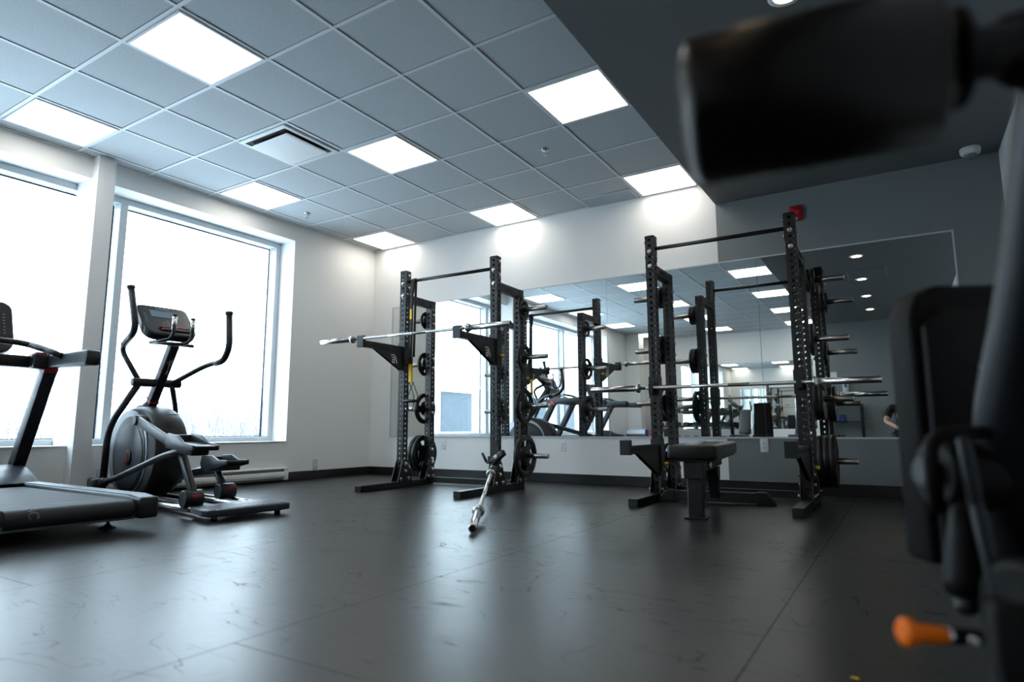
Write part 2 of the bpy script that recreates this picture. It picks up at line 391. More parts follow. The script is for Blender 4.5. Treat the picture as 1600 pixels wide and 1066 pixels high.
# return grille
root = empty('return_grille', (.905, 2.315, H), 0, 'grey slotted return air grille beside the mirror wall', 'vent')
f = MB(); f.box(-.29, .29, -.135, -.12, -.014, 0); f.box(-.29, .29, .12, .135, -.014, 0); f.box(-.29, -.275, -.12, .12, -.014, 0); f.box(.275, .29, -.12, .12, -.014, 0); f.build('frame', M['frame'], root)
MB().box(-.275, .275, -.12, .12, -.004, -.001).build('backing', M['dark'], root)
f = MB()
for k in range(22): y = -.115+.0108*k; f.box(-.275, .275, y, y+.004, -.012, -.004)
f.build('louvre', M['frame'], root)
# sprinklers
def sprinkler(x, y, lb):
    root = empty('sprinkler', (x, y, H), 0, lb, 'sprinkler', 'ceiling sprinklers')
    MB().lathe((0, 0, -.012), (0, 0, 0), [(0, .012), (0, .03), (.4, .036), (1, .038)], 24).build('escutcheon', M['chrome'], root)
    s = MB(); s.cyl((0, 0, -.03), (0, 0, -.012), .008); s.tube([(-.008, 0, -.028), (-.014, 0, -.04), (0, 0, -.055)], .0025, 8, .01); s.tube([(.008, 0, -.028), (.014, 0, -.04), (0, 0, -.055)], .0025, 8, .01); s.cyl((0, 0, -.060), (0, 0, -.056), .016)
    s.build('head', M['bolt'], root)
sprinkler(-2.161, .923, 'small chrome sprinkler head by the window wall'); sprinkler(.898, .931, 'small chrome sprinkler head in mid ceiling near the soffit')
# security camera
root = empty('security_camera', (3.99, 2.26, ZS), 0, 'white dome security camera in the corner of the dark soffit', 'camera')
MB().lathe((0, 0, 0), (0, 0, -.055), [(0, .065), (.1, .07), (.6, .07), (.9, .062), (1, .05)], 32).build('housing', M['white'], root)
MB().sphere((0, 0, -.05), .042, n=24).build('dome', M['lcd'], root)
# fire alarm
root = empty('fire_alarm', (2.69, YB, 2.525), 0, 'red fire alarm unit on the charcoal wall', 'fire alarm')
MB().box(-.055, .055, -.045, 0, -.07, .07, .012).build('body', M['alarm'], root)
MB().box(-.03, .03, -.054, -.04, -.012, .045, .006).build('strobe_lens', M['red'], root)
# access panel
root = empty('access_panel', (3.1, -1.52, ZS), 0, 'flat painted access panel in the dark soffit, seen in the mirror', 'panel')
f = MB(); f.box(-.22, .22, -.28, .28, -.006, 0, .003, seg=1); f.build('door', M['soffit'], root)
f = MB()
for (x0, x1, y0, y1) in ((-.25, .25, -.31, -.29), (-.25, .25, .29, .31), (-.25, -.23, -.29, .29), (.23, .25, -.29, .29)): f.box(x0, x1, y0, y1, -.004, 0)
f.build('rim', M['gray'], root)
# outlets
def outlet(loc, rz, lb, holes=True):
    root = empty('wall_outlet', loc, rz, lb, 'outlet', 'wall outlets')     # local -y faces the room
    MB().box(-.035, .035, -.007, 0, -.06, .06, .004).build('cover_plate', M['white'] if rz == 0 else M['frame'], root)
    MB().box(-.018, .018, -.010, -.006, -.036, .036, .002, seg=1).build('receptacle', M['white'], root)
    s = MB()
    for z in (.018, -.018):
        s.box(-.009, -.006, -.0115, -.009, z-.006, z+.006); s.box(.005, .008, -.0115, -.009, z-.006, z+.006); s.cyl((0, -.0115, z-.011), (0, -.009, z-.011), .003, n=8)
    s.build('slots', M['dark'], root)
outlet((-1.382, YB, .395), 0, 'white wall outlet below the mirror behind the rack with the yellow strap')
outlet((.245, YB, .392), 0, 'white wall outlet below the mirror between the two racks')
outlet((2.29, YB, .418), 0, 'white wall outlet above the flat bench on the charcoal wall')
outlet((XL, 1.564, .165), R(90), 'metal wall outlet low on the window wall near the corner')
outlet((XL, -.80, .185), R(90), 'metal wall outlet beside the pillar behind the elliptical')
# baseboard heater
root = empty('baseboard_heater', (XL, 0, 0), 0, 'long white baseboard heater under the window', 'heater')
y0, y1 = -.80, 1.13
f = MB(); f.box(0, .012, y0, y1, .02, .155); f.prism([(0, .155), (0, .16), (.06, .15), (.06, .143)], 'y', y0, y1); f.build('back_panel', M['heater'], root)
f = MB(); f.prism([(.048, .045), (.066, .05), (.072, .075), (.066, .105), (.05, .112)], 'y', y0, y1, .002, seg=1); f.build('front_cover', M['heater'], root)
f = MB(); f.box(.012, .05, y0+.03, y1-.03, .03, .12); f.build('fins', M['sdark'], root)
for yy in (y0, y1-.05):
    f = MB(); f.box(0, .075, yy, yy+.05, .02, .112, .006); f.box(0, .058, yy, yy+.05, .11, .152, .004); f.build('end_cap', M['heater'], root)

# mirrors
MX0, MZ0, MZ1 = -2.245, .495, 2.160
mlab = ['nearest the window wall corner', 'behind the rack with the yellow strap', 'between the racks, behind the bench rack', 'on the charcoal wall']
for k in range(4):
    x0 = MX0+1.52*k; x1 = x0+1.5165
    root = empty('wall_mirror', ((x0+x1)/2, YB, MZ0), 0, 'tall frameless wall mirror panel ' + mlab[k], 'mirror', 'mirror panels on the rack wall')
    w2 = (x1-x0)/2
    MB().box(-w2, w2, -.006, -.0015, 0, MZ1-MZ0).build('glass', M['mirror'], root)
    MB().box(-w2, w2, -.0015, 0, 0, MZ1-MZ0).build('backing', M['dark'], root)
def mtrim(x0, x1, yw, sgn, lb):
    root = empty('mirror_frame', ((x0+x1)/2, yw, MZ0), 0, lb, 'mirror frame'); w2 = (x1-x0)/2
    f = MB()
    ya, yb_ = (-.012*sgn, 0) if sgn > 0 else (0, .012)
    f.box(-w2-.012, w2+.012, ya, yb_, -.016, 0); f.build('bottom_channel', M['frame'], root)
    f = MB(); f.box(-w2-.012, w2+.012, ya, yb_, MZ1-MZ0, MZ1-MZ0+.012); f.build('top_channel', M['frame'], root)
    for sx in (-1, 1):
        f = MB(); f.box(sx*w2, sx*(w2+.012), ya, yb_, 0, MZ1-MZ0); f.build('side_channel', M['frame'], root)
mtrim(MX0, MX0+1.52*4-.0035, YB, 1, 'thin metal channel framing the long mirror behind the racks')
for k in range(2):
    x0 = -1.55+1.6*k; root = empty('wall_mirror', (x0+.799, YF, MZ0+.06), 0, 'far mirror panel seen inside the rack mirror, ' + ('toward the windows' if k == 0 else 'toward the charcoal wall'), 'mirror', 'mirror panels on the far wall')
    MB().box(-.799, .799, .0015, .006, 0, 1.66).build('glass', M['mirror'], root); MB().box(-.799, .799, 0, .0015, 0, 1.66).build('backing', M['dark'], root)

# ------------------------------------------------------------------ racks
S = .075; RW, RD, HF, HR, RL = 1.19, .517, 2.224, 1.974, .58
def post_mesh(name, Ht):
    bm = bmesh.new(); z0 = .06; n = int((Ht-z0)/.05); rest = (Ht-z0)-n*.05; h = S/2
    def face(c, ux):
        # c: outward unit, ux: in-plane horizontal
        c = Vector(c); ux = Vector(ux)
        def P(u, z): return Vector((h, h, 0))+c*h+ux*u+Vector((0, 0, z))
        angs = [R(15+30*k) for k in range(12)]; sq = []
        for a in angs:
            cx, sx = math.cos(a), math.sin(a); d = round(math.degrees(a))
            if d % 90 == 45: sq.append((math.copysign(h, cx), math.copysign(.025, sx)))
            elif abs(cx) > abs(sx): sq.append((math.copysign(h, cx), math.copysign(.010, sx)))
            else: sq.append((math.copysign(.010, cx), math.copysign(.025, sx)))
        for k in range(n):
            zc = z0+.025+.05*k
            O = [bm.verts.new(P(u, zc+v)) for u, v in sq]; I = [bm.verts.new(P(.0125*math.cos(a), zc+.0125*math.sin(a))) for a in angs]
            for i in range(12): bm.faces.new((O[i], O[(i+1) % 12], I[(i+1) % 12], I[i]))
        zt = z0+.05*n
        v = [bm.verts.new(P(-h, zt)), bm.verts.new(P(h, zt)), bm.verts.new(P(h, Ht)), bm.verts.new(P(-h, Ht))]; bm.faces.new(v)
    face((0, -1, 0), (1, 0, 0)); face((1, 0, 0), (0, 1, 0)); face((0, 1, 0), (-1, 0, 0)); face((-1, 0, 0), (0, -1, 0))
    t = [bm.verts.new((x, y, Ht)) for x, y in ((0, 0), (S, 0), (S, S), (0, S))]; bm.faces.new(t)
    bmesh.ops.remove_doubles(bm, verts=bm.verts[:], dist=.0004)
    bmesh.ops.recalc_face_normals(bm, faces=bm.faces[:])
    # inner wall of the tube: thickness 4 mm
    r = bmesh.ops.solidify(bm, geom=bm.faces[:], thickness=.004)
    me = bpy.data.meshes.new(name); bm.to_mesh(me); bm.free(); me.materials.append(M['rack']); return me
PF, PR_ = post_mesh('front_post', HF), post_mesh('rear_post', HR)
def bolt_mesh():
    s = MB(); s.lathe((0, 0, 0), (0, 0, .016), [(0, .019), (.15, .019), (.15, .015), (.8, .015), (1, .012)], 12, smooth=False); me = bpy.data.meshes.new('bolt'); s.bm.to_mesh(me); s.bm.free(); me.materials.append(M['bolt']); return me
BOLT = bolt_mesh()
def bolt(p, d, root):
    o = bpy.data.objects.new('bolt', BOLT); COL.objects.link(o); o.parent = root; o.location = p
    o.rotation_euler = Vector(d).to_track_quat('Z', 'Y').to_euler(); return o
PEGZ = [1.77, 1.283, .80, .315]
def spotter(root, side, z, Ln, logo=False):
    """safety arm reaching forward from a front post; z = top of arm"""
    x0 = 0 if side < 0 else RW-S; xc = x0+S/2
    arm = empty('safety_arm'); arm.parent = root
    s = MB(); s.box(x0+.008, x0+S-.008, -Ln, -.006, z-.062, z, .003, seg=1)
    s.build('arm_beam', M['rack'], arm)
    s = MB()
    for k in range(int(Ln/.075)): y = -Ln+.06+.075*k; s.cyl((x0+.005, y, z-.031), (x0+S-.005, y, z-.031), .0105, n=12)
    s.build('arm_hole', M['dark'], arm)
    s = MB(); s.box(x0-.004, x0+S+.004, -Ln-.008, -Ln+.030, z-.066, z+.042, .003, seg=1); s.build('tip_plate', M['rack'], arm)
    s = MB(); s.prism([(-.006, z-.062), (-.006, z-.245), (-.045, z-.245), (-Ln*.73, z-.062)], 'x', xc-.004, xc+.004)
    s.prism([(-.006, z-.062), (-.006, z-.245), (-.045, z-.245), (-Ln*.73, z-.062)], 'x', x0+S-.012, x0+S-.006)
    s.build('gusset', M['rack'], arm)
    s = MB()
    for (a, c) in ((x0-.006, x0-.001), (x0+S+.001, x0+S+.006)): s.box(a, c, -.007, S+.002, z-.25, z+.04)
    s.box(x0-.006, x0+S+.006, -.009, -.001, z-.25, z+.04); s.build('bracket', M['rack'], arm)
    s = MB(); d = 1 if side < 0 else 1
    s.lathe((x0+S+.006, S*.55, z-.16), (x0+S+.05, S*.55, z-.16), [(0, .008), (.3, .008), (.3, .014), (.7, .016), (1, .012)], 16); s.build('lock_pin', M['yellow'], arm)
    return arm
def rack(loc, rz, label, armz, armL, jz=None):
    root = empty('squat_rack', loc, rz, label, 'squat rack', 'black steel half racks')
    for x, y, me, nm in ((0, 0, PF, 'front_post'), (RW-S, 0, PF, 'front_post'), (0, RD-S, PR_, 'rear_post'), (RW-S, RD-S, PR_, 'rear_post')):
        o = bpy.data.objects.new(nm, me); COL.objects.link(o); o.parent = root; o.location = (x, y, 0)
        gz = [(y-.075, .06), (y-.0, .27), (y+S, .27), (y+S+(.075 if nm == 'front_post' else .0), .06)]
        s = MB(); s.prism(gz, 'x', x-.007, x-.001); s.prism(gz, 'x', x+S+.001, x+S+.007); s.build('foot_gusset', M['rack'], root)
        for sx, xx in ((-1, x-.007), (1, x+S+.007)):
            for yy, zz in ((y-.03, .085), (y+.09 if nm == 'front_post' else y+.05, .085), (y+.0375, .235), (y+.0375, .16)): bolt((xx, yy, zz), (sx, 0, 0), root)
    for x in (0, RW-S):
        MB().box(x, x+S, -RL, RD, .004, .060, .003, seg=1).build('foot_beam', M['rack'], root)
        MB().box(x+.006, x+S-.006, -RL+.004, RD-.004, 0, .006).build('foot_pad', M['base'], root)
        s = MB(); s.box(x+.002, x+S-.002, S, RD, HR-.078, HR, .003, seg=1); s.build('side_beam', M['rack'], root)
        s = MB()                                       # cut lettering slots on the beam
        for k in range(5):
            for xx in (x-.0005, x+S-.0025): s.box(xx, xx+.003, .17+.036*k, .195+.036*k, HR-.055, HR-.05); s.box(xx, xx+.003, .17+.036*k, .174+.036*k, HR-.055, HR-.026); s.box(xx, xx+.003, .17+.036*k, .192+.036*k, HR-.030, HR-.026)
        s.build('beam_cutout', M['dark'], root)
        # front bolts
        for z in (2.085, 1.955): bolt((x+S/2, 0, z), (0, -1, 0), root)
        bolt((x+S/2, RD-S, HR-.06), (0, -1, 0), root)
        inn = x+S if x == 0 else x; sg = 1 if x == 0 else -1
        for z in (2.175, 2.045): bolt((inn, S*.5, z), (sg, 0, 0), root); bolt((x if x == 0 else x+S, S*.5, z), (-sg, 0, 0), root)
        for z in PEGZ:
            for dz in (-.05, .05): bolt((inn, RD-S/2, z+dz), (sg, 0, 0), root)
            ox = 0 if x == 0 else RW; sg2 = -1 if x == 0 else 1
            pg = MB(); pg.box(min(ox, ox+sg2*.008), max(ox, ox+sg2*.008), RD-S-.0, RD, z-.075, z+.075, .002, seg=1); pl = pg.build('peg_plate', M['rack'], root)
            MB().lathe((ox+sg2*.008, RD-S/2, z), (ox+sg2*.285, RD-S/2, z), [(0, .0245), (.97, .0245), (1, .022)], 24).build('plate_peg', M['peg'], root)
        MB().box(x, x+S, RD, RD+.006, .07, .14).build('rear_tab', M['rack'], root)
    MB().box(S+.008, RW-S-.008, RD-S, RD-S+.05, .02, .075, .003, seg=1).build('rear_crossbeam', M['rack'], root)
    s = MB(); s.cyl((S, S*.5, 2.11), (RW-S, S*.5, 2.11), .0165, n=20); s.build('pull_up_bar', M['rack'], root)
    for x, sg in ((S, 1), (RW-S, -1)):
        MB().box(min(x, x+sg*.006), max(x, x+sg*.006), 0, S, 2.0, 2.22).build('bar_flange', M['rack'], root)
    body = '\n'.join(str(k) for k in range(40, 2, -1))
    for x in (0, RW-S):
        T = Matrix.Translation((x+.056, -.0006, .085+.05*39-.008)) @ Matrix.Rotation(R(90), 4, 'X')
        tm = text_mesh('hole_number', body, .0135, M['letter'], T, root, .0003, 'LEFT', .05/.0135)
    for sd in (-1, 1): spotter(root, sd, armz, armL)
    if jz:
        for x0 in (0, RW-S):
            j = empty('bar_cup'); j.parent = root
            s = MB()
            for (a, c) in ((x0-.006, x0-.001), (x0+S+.001, x0+S+.006)): s.box(a, c, -.007, S, jz-.08, jz+.10)
            s.box(x0-.006, x0+S+.006, -.008, -.001, jz-.08, jz+.10); s.build('bracket', M['rack'], j)
            s = MB(); s.prism([(-.008, jz-.05), (-.095, jz-.045), (-.095, jz+.03), (-.083, jz+.03), (-.083, jz-.016), (-.03, jz-.016), (-.03, jz+.05), (-.008, jz+.05)], 'x', x0+.02, x0+S-.02); s.build('cup', M['plastic'], j)
    return root
A1, A2 = .027, .011
rack1 = rack((-.999, 1.207, 0), A1, 'black half rack with yellow strap and barbell across its raised safety arms', 1.418, .60)
rack2 = rack((1.595, 1.429, 0), A2, 'black half rack with flat bench under it, standing by the charcoal wall', .448, .70, .905)
bpy.context.view_layer.update()
m1 = Matrix.Translation((-.999, 1.207, 0)) @ Matrix.Rotation(A1, 4, 'Z'); m2 = Matrix.Translation((1.595, 1.429, 0)) @ Matrix.Rotation(A2, 4, 'Z')
# white logo on the safety arm gusset of rack 1 (slanted strokes)
arm = [c for c in rack1.children if c.name.startswith('safety_arm')][0]
def strokes(name, quads, T, parent, m):
    s = MB()
    for q in quads: s._add([T @ Vector((u, 0, v)) for u, v in q]+[T @ Vector((u, .0012, v)) for u, v in q], [(0, 1, 2, 3), (7, 6, 5, 4), (0, 4, 5, 1), (1, 5, 6, 2), (2, 6, 7, 3), (3, 7, 4, 0)])
    return s.build(name, m, parent)
def logo(parent, xf, y0, z0, s_):
    q = [[(0, 1), (.62, 1), (.62, .9), (0, .9)], [(.12, .72), (.6, .72), (.6, .62), (.12, .62)], [(.2, .45), (.3, .45), (.3, 0), (.2, 0)], [(.3, .45), (.5, .45), (.5, .36), (.3, .36)], [(.3, .1), (.5, .1), (.5, 0), (.3, 0)],
         [(.62, .9), (.76, .9), (1.15, 0), (1.0, 0)], [(.52, .55), (.66, .55), (.66, 0), (.52, 0)]]
    T = Matrix(((0, 1, 0, xf), (1, 0, 0, y0), (0, 0, 1, z0), (0, 0, 0, 1))) @ Matrix.Diagonal((s_, 1, s_, 1))
    return strokes('logo', q, T, parent, M['wletter'])
lg = logo(arm, S-.0045, -.20, 1.235, .085)
for a_ in [c for c in rack1.children if c.name.startswith('safety_arm')][1:]: logo(a_, RW-.0045, -.20, 1.235, .085)

# weight plates
def plate_mesh(name, Rr, th):
    s = MB(); bm = s.bm; n = 72
    rad = [.0255, .052 if Rr > .1 else .04, Rr*.46, Rr*.60, Rr*.74, Rr*.84, Rr]; hz = [th*.5, th*.5, th*.28, th*.28, th*.28, th*.5, th*.5]
    if Rr < .13: rad = [.0255, .042, Rr*.52, Rr*.62, Rr*.72, Rr*.84, Rr]
    def cut(k, r_): a = (k/n*3) % 1; return r_ in (2, 3) and .16 < a < .84
    G = {}
    for sgn in (-1, 1):
        for i, (r_, h_) in enumerate(zip(rad, hz)):
            for k in range(n): G[sgn, i, k] = bm.verts.new((sgn*h_, r_*math.cos(2*math.pi*k/n), r_*math.sin(2*math.pi*k/n)))
        for i in range(len(rad)-1):
            for k in range(n):
                if cut((k+.5), i): continue
                q = (G[sgn, i, k], G[sgn, i, (k+1) % n], G[sgn, i+1, (k+1) % n], G[sgn, i+1, k]); f = bm.faces.new(q if sgn > 0 else q[::-1]); f.smooth = False
    bnd = [e for e in bm.edges if len(e.link_faces) == 1]
    pair = {}
    for (sgn, i, k), v in G.items(): pair[v] = G[-sgn, i, k]
    done = set()
    for e in bnd:
        a, c = e.verts; key = frozenset((a, c, pair[a], pair[c]))
        if key in done: continue
        done.add(key)
        try: f = bm.faces.new((a, c, pair[c], pair[a])); f.smooth = True
        except ValueError: pass
    loose = [v for v in bm.verts if not v.link_faces]
    bmesh.ops.delete(bm, geom=loose, context='VERTS')
    bmesh.ops.recalc_face_normals(bm, faces=bm.faces[:])
    me = bpy.data.meshes.new(name); bm.to_mesh(me); bm.free(); me.materials.append(M['iron']); return me
PM = {}
def plate(mt, side, pz, Rr, slot, lb, th=None, tilt=None):
    key = Rr; th = {.098: .022, .13: .028, .165: .033, .2: .04}.get(Rr, .03)
    if key not in PM: PM[key] = plate_mesh('weight_plate', Rr, th)
    o = bpy.data.objects.new('weight_plate', PM[key]); COL.objects.link(o)
    x = (-.010-slot-th/2) if side < 0 else (RW+.010+slot+th/2)
    T = mt @ Matrix.Translation((x, RD-S/2, PEGZ[pz]-.001)) @ Matrix.Rotation(tilt if tilt is not None else random.uniform(0, 6), 4, 'X')
    o.matrix_world = T; tag(o, lb, 'weight plate', 'iron weight plates on the racks'); return o
r1 = 'yellow-strap rack'; r2 = 'bench rack'; pn = ['top', 'second', 'third', 'lowest']
for sd, nm in ((-1, 'window-side'), (1, 'mirror-seam side')):
    pass
rad1 = [.098, .13, .165, .2]
for k in range(4):
    plate(m1, -1, k, rad1[k], .0, 'iron plate, %s peg, window side of the %s' % (pn[k], r1) + (', inner of two' if k == 3 else ''))
    plate(m1, 1, k, rad1[k], .0, 'iron plate, %s peg, bench side of the %s' % (pn[k], r1))
plate(m1, -1, 3, .2, .045, 'iron plate, lowest peg, window side of the %s, outer of two' % r1)
for k, rr, cnt in ((0, .098, 2), (1, .13, 2), (2, .165, 1), (3, .13, 1)):
    for q in range(cnt): plate(m2, -1, k, rr, q*.03, 'iron plate, %s peg, window side of the %s' % (pn[k], r2) + ((', inner of two', ', outer of two')[q] if cnt > 1 else ''))
for k, rr, cnt in ((0, .098, 2), (1, .13, 1), (2, .165, 2), (3, .2, 3)):
    for q in range(cnt): plate(m2, 1, k, rr, q*(.043 if rr > .19 else .036), 'iron plate, %s peg, charcoal wall side of the %s' % (pn[k], r2) + ({2: (', inner of two', ', outer of two'), 3: (', innermost of three', ', middle of three', ', outermost of three')}[cnt][q] if cnt > 1 else ''))

# barbells (local x axis, centre at origin)
def barbell(label):
    root = empty('barbell', (0, 0, 0), 0, label, 'barbell', 'chrome barbells')
    MB().cyl((-.655, 0, 0), (.655, 0, 0), .014, n=20).build('shaft', M['chrome'], root)
    for a, c in ((-.60, -.22), (-.06, .06), (.22, .60)):
        MB().lathe((a, 0, 0), (c, 0, 0), [(0, .0143), (1, .0143)], 20, False).build('knurling', M['knurl'], root)
    for sx in (-1, 1):
        MB().lathe((sx*.655, 0, 0), (sx*.690, 0, 0), [(0, .022), (0, .034), (.15, .039), (.55, .039), (.6, .033), (1, .030)], 28).build('collar', M['chrome'], root)
        MB().lathe((sx*.690, 0, 0), (sx*1.09, 0, 0), [(0, .025), (.985, .025), (1, .022)], 28).build('sleeve', M['chrome'], root)
        MB().lathe((sx*1.089, 0, 0), (sx*1.0915, 0, 0), [(0, .017), (1, .016)], 20).build('end_cap', M['dgrey'], root)
    return root
b1 = barbell('chrome barbell lying across the raised safety arms'); z = 1.418+.0145
b1.location = (-.385, .63, z); b1.rotation_euler = (0, 0, A1)
b2 = copy_tree(b1); b2['label'] = 'chrome barbell resting in the cups of the rack with the bench'
b2.location = (2.185, 1.370, .925-.020+.0005); b2.rotation_euler = (0, 0, A2)
b3 = copy_tree(b1); b3['label'] = 'chrome barbell slanting from the floor up into the landmine socket'
pn_, pf_ = Vector((1.295, -.700, .0262)), None
tgt = Vector((.262, 1.062, .232)); d = (tgt-pn_).normalized()
b3.location = pn_+d*1.0915; b3.rotation_euler = d.to_track_quat('X', 'Z').to_euler()
# landmine attachment on the front post of rack 1
e3 = pn_+d*1.78
root = empty('landmine_attachment', (.185, 1.22, .30), 0, 'black landmine pivot socket clamped low on the rack post', 'landmine')
ov = Vector((.185, 1.22, .30))
MB().lathe(e3-ov, e3+d*.20-ov, [(0, .033), (.95, .033), (1, .028)], 24).build('socket', M['rack'], root)
s = MB(); s.tube([Vector((.10, 1.13, .36))-ov, Vector((.14, 1.15, .27))-ov, Vector((.20, 1.14, .285))-ov], .013, 12); s.build('lever', M['plastic'], root)
s = MB(); s.obox(Vector((.20, 1.15, .28))-ov, Vector((.335, 1.13, .37))-ov, .05, .055, bev=.008); s.build('yoke', M['rack'], root)
s = MB(); s.box(-.045, .045, -.02, -.013, -.10, .12); s.box(-.05, .05, -.055, -.02, -.03, .03, .004); s.build('clamp_plate', M['rack'], root)
bolt(Vector((.26, 1.11, .33))-ov, (.3, -1, .2), root)

# suspension strap
root = empty('suspension_trainer', (-.835, 1.245, 2.11), 0, 'black and yellow suspension strap looped over the pull-up bar', 'suspension trainer')
def strap(name, x, y, za, zb_, w, m, t=.006, par=root):
    s = MB(); s.box(x-w/2, x+w/2, y-t/2, y+t/2, zb_, za, .001, seg=1); return s.build(name, m, par)
s = MB(); s.lathe((-.02, 0, 0), (.02, 0, 0), [(0, .018), (0, .024), (1, .024), (1, .018)], 20); s.build('bar_loop', M['web'], root)
s = MB(); s.obox((.0, -.022, .01), (-.012, -.024, -.14), .045, .016, (0, 1, 0), .003); s.obox((-.012, -.024, -.13), (-.018, -.024, -.80), .030, .018, (0, 1, 0), .003); s.obox((-.002, .022, .0), (-.014, .02, -.80), .026, .012, (0, 1, 0), .003); s.build('strap', M['web'], root)
strap('yellow_tab', -.017, -.034, -.305, -.41, .026, M['yellow'], .004)
s = MB(); s.box(-.034, .0, -.045, -.005, -.875, -.80, .006); s.build('buckle', M['plastic'], root)
s = MB(); s.box(-.034, -.006, -.036, -.028, -.862, -.842, .002, seg=1); s.build('steel_ring', M['bolt'], root)
s = MB(); s.obox((-.018, -.03, -.86), (-.016, -.03, -1.065), .036, .006, (0, 1, 0), .002, 1); s.obox((-.012, -.012, -.86), (-.010, -.012, -1.065), .034, .006, (0, 1, 0), .002, 1); s.build('yellow_strap', M['yellow'], root)
for dx, y in ((0, -.035), (.02, .0)):
    h = empty('handle'); h.parent = root; h.location = (dx, y, 0)
    s = MB(); s.tube([(-.018, 0, -1.06), (-.085, 0, -1.20), (-.085, 0, -1.25)], .008, 8, .02, flat=.5); s.tube([(-.018, 0, -1.06), (.045, 0, -1.20), (.045, 0, -1.24)], .008, 8, .02, flat=.5); s.build('handle_webbing', M['web'], h)
    MB().cyl((-.095, 0, -1.25), (.055, 0, -1.25), .016, n=16, bev=.004).build('grip', M['plastic'], h)
    s = MB(); s.tube([(-.085, 0, -1.26), (-.075, 0, -1.335), (-.02, 0, -1.355), (.035, 0, -1.335), (.045, 0, -1.26)], .005, 8, .04); s.build('foot_loop', M['web'], h)

# ------------------------------------------------------------------ flat bench
root = empty('flat_bench', (2.205, .50, 0), R(7), 'black flat utility bench under the rack by the charcoal wall', 'bench')
s = MB(); s.prism([(-.15, -.13), (.15, -.13), (.155, -.08), (.155, 1.16), (.14, 1.24), (-.14, 1.24), (-.155, 1.16), (-.155, -.08)], 'z', .375, .468, .018, seg=3); s.build('seat_pad', M['vinyl'], root)
MB().box(-.13, .13, -.09, 1.2, .362, .376).build('pad_board', M['plastic'], root)
MB().box(-.04, .04, -.06, 1.12, .285, .362, .005, seg=1).build('spine', M['rack'], root)
MB().box(-.062, .062, -.075, .05, .255, .362, .006, seg=1).build('leg_bracket', M['rack'], root)
s = MB(); s.obox((0, -.01, .0), (0, -.01, .30), .095, .075, (0, 1, 0), .006, 1); s.build('leg', M['rack'], root)
s = MB(); s.box(-.072, .072, -.06, .045, 0, .012, .003, seg=1); s.build('foot_plate', M['base'], root)
s = MB(); s.obox((0, .93, .05), (0, .80, .33), .08, .075, (1, 0, 0), .005, 1); s.build('leg', M['rack'], root)
s = MB(); s.prism([(.70, .285), (.90, .285), (.88, .20), (.82, .17), (.72, .24)], 'x', -.05, -.043); s.prism([(.70, .285), (.90, .285), (.88, .20), (.82, .17), (.72, .24)], 'x', .043, .05); s.build('gusset', M['rack'], root)
s = MB(); s.prism([(-.02, .285), (.16, .285), (.10, .22), (.05, .12), (-.02, .2)], 'x', -.049, -.043); s.prism([(-.02, .285), (.16, .285), (.10, .22), (.05, .12), (-.02, .2)], 'x', .043, .049); s.build('gusset', M['rack'], root)
MB().box(-.33, .33, .89, .97, .012, .088, .004, seg=1).build('cross_foot', M['rack'], root)
for sx in (-1, 1):
    s = MB(); s.prism([(sx*.30, 0), (sx*.44, 0), (sx*.44, .012), (sx*.37, .094), (sx*.30, .094)], 'y', .885, .975, .004, seg=1); s.build('end_cap', M['plastic'], root)
for zz in (.31, .335): bolt((.04, .35, zz), (1, 0, 0), root)
for yy in (.31, .39): bolt((.04, yy, .325), (1, 0, 0), root)

# ------------------------------------------------------------------ elliptical
EA = math.atan2(.12, -.993)
root = empty('elliptical', (-.35, -.93, 0), EA, 'dark grey elliptical trainer facing the window', 'elliptical')
E_ = root
def ovalprof(cx, cz, rx, rz, n=48, flat=0., pw=2.0):
    o = []
    for k in range(n):
        a = 2*math.pi*k/n; c, s_ = math.cos(a), math.sin(a)
        x = cx+rx*math.copysign(abs(c)**(2/pw), c); zz = cz+rz*math.copysign(abs(s_)**(2/pw), s_)
        o.append((x, max(zz, flat)))
    return o
# shroud: body profile widening to the middle
s = MB()
def shell(profs):   # list of (y, profile) lofted
    rings = [[s.bm.verts.new((u, y, v)) for u, v in p] for y, p in profs]; n = len(rings[0])
    for A, B in zip(rings, rings[1:]):
        for k in range(n): f = s.bm.faces.new((A[k], A[(k+1) % n], B[(k+1) % n], B[k])); f.smooth = True
    s.bm.faces.new(rings[0]).smooth = False; s.bm.faces.new(rings[-1][::-1]).smooth = False
P0 = lambda g: ovalprof(1.67, .400, .480*g, .372*g, 56, .035, 2.15)
shell([(-.125, P0(.93)), (-.11, P0(.965)), (-.08, P0(.99)), (-.03, P0(1.005)), (.03, P0(1.005)), (.08, P0(.99)), (.11, P0(.965)), (.125, P0(.93))])
s.build('shroud', M['shroud'], root, recalc=True)
for sy in (-1, 1):
    a, c = sy*.120, sy*.134
    s = MB(); P = ovalprof(1.74, .395, .385, .345, 56, .05, 2.05)
    s.prism(P, 'y', a, c, .004); s.build('side_ring', M['ring'], root)
    s = MB(); s.prism(ovalprof(1.70, .38, .325, .31, 56, .05, 2.05), 'y', c-sy*.004, c+sy*.006, .003); s.build('side_groove', M['plastic'], root)
    s = MB(); s.prism(ovalprof(1.68, .37, .275, .262, 56, .05, 2.0), 'y', c, c+sy*.012, .004); dsk = s.build('side_disc', M['mgrey'], root)
    s = MB(); s.prism(ovalprof(1.66, .355, .055, .062, 32), 'y', c+sy*.010, c+sy*.024, .004); bd = s.build('badge', M['plastic'], dsk)
    s = MB(); s.box(1.652, 1.668, min(c+sy*.024, c+sy*.026), max(c+sy*.024, c+sy*.026), .318, .398, .0); s.build('badge_mark', M['red'], bd)
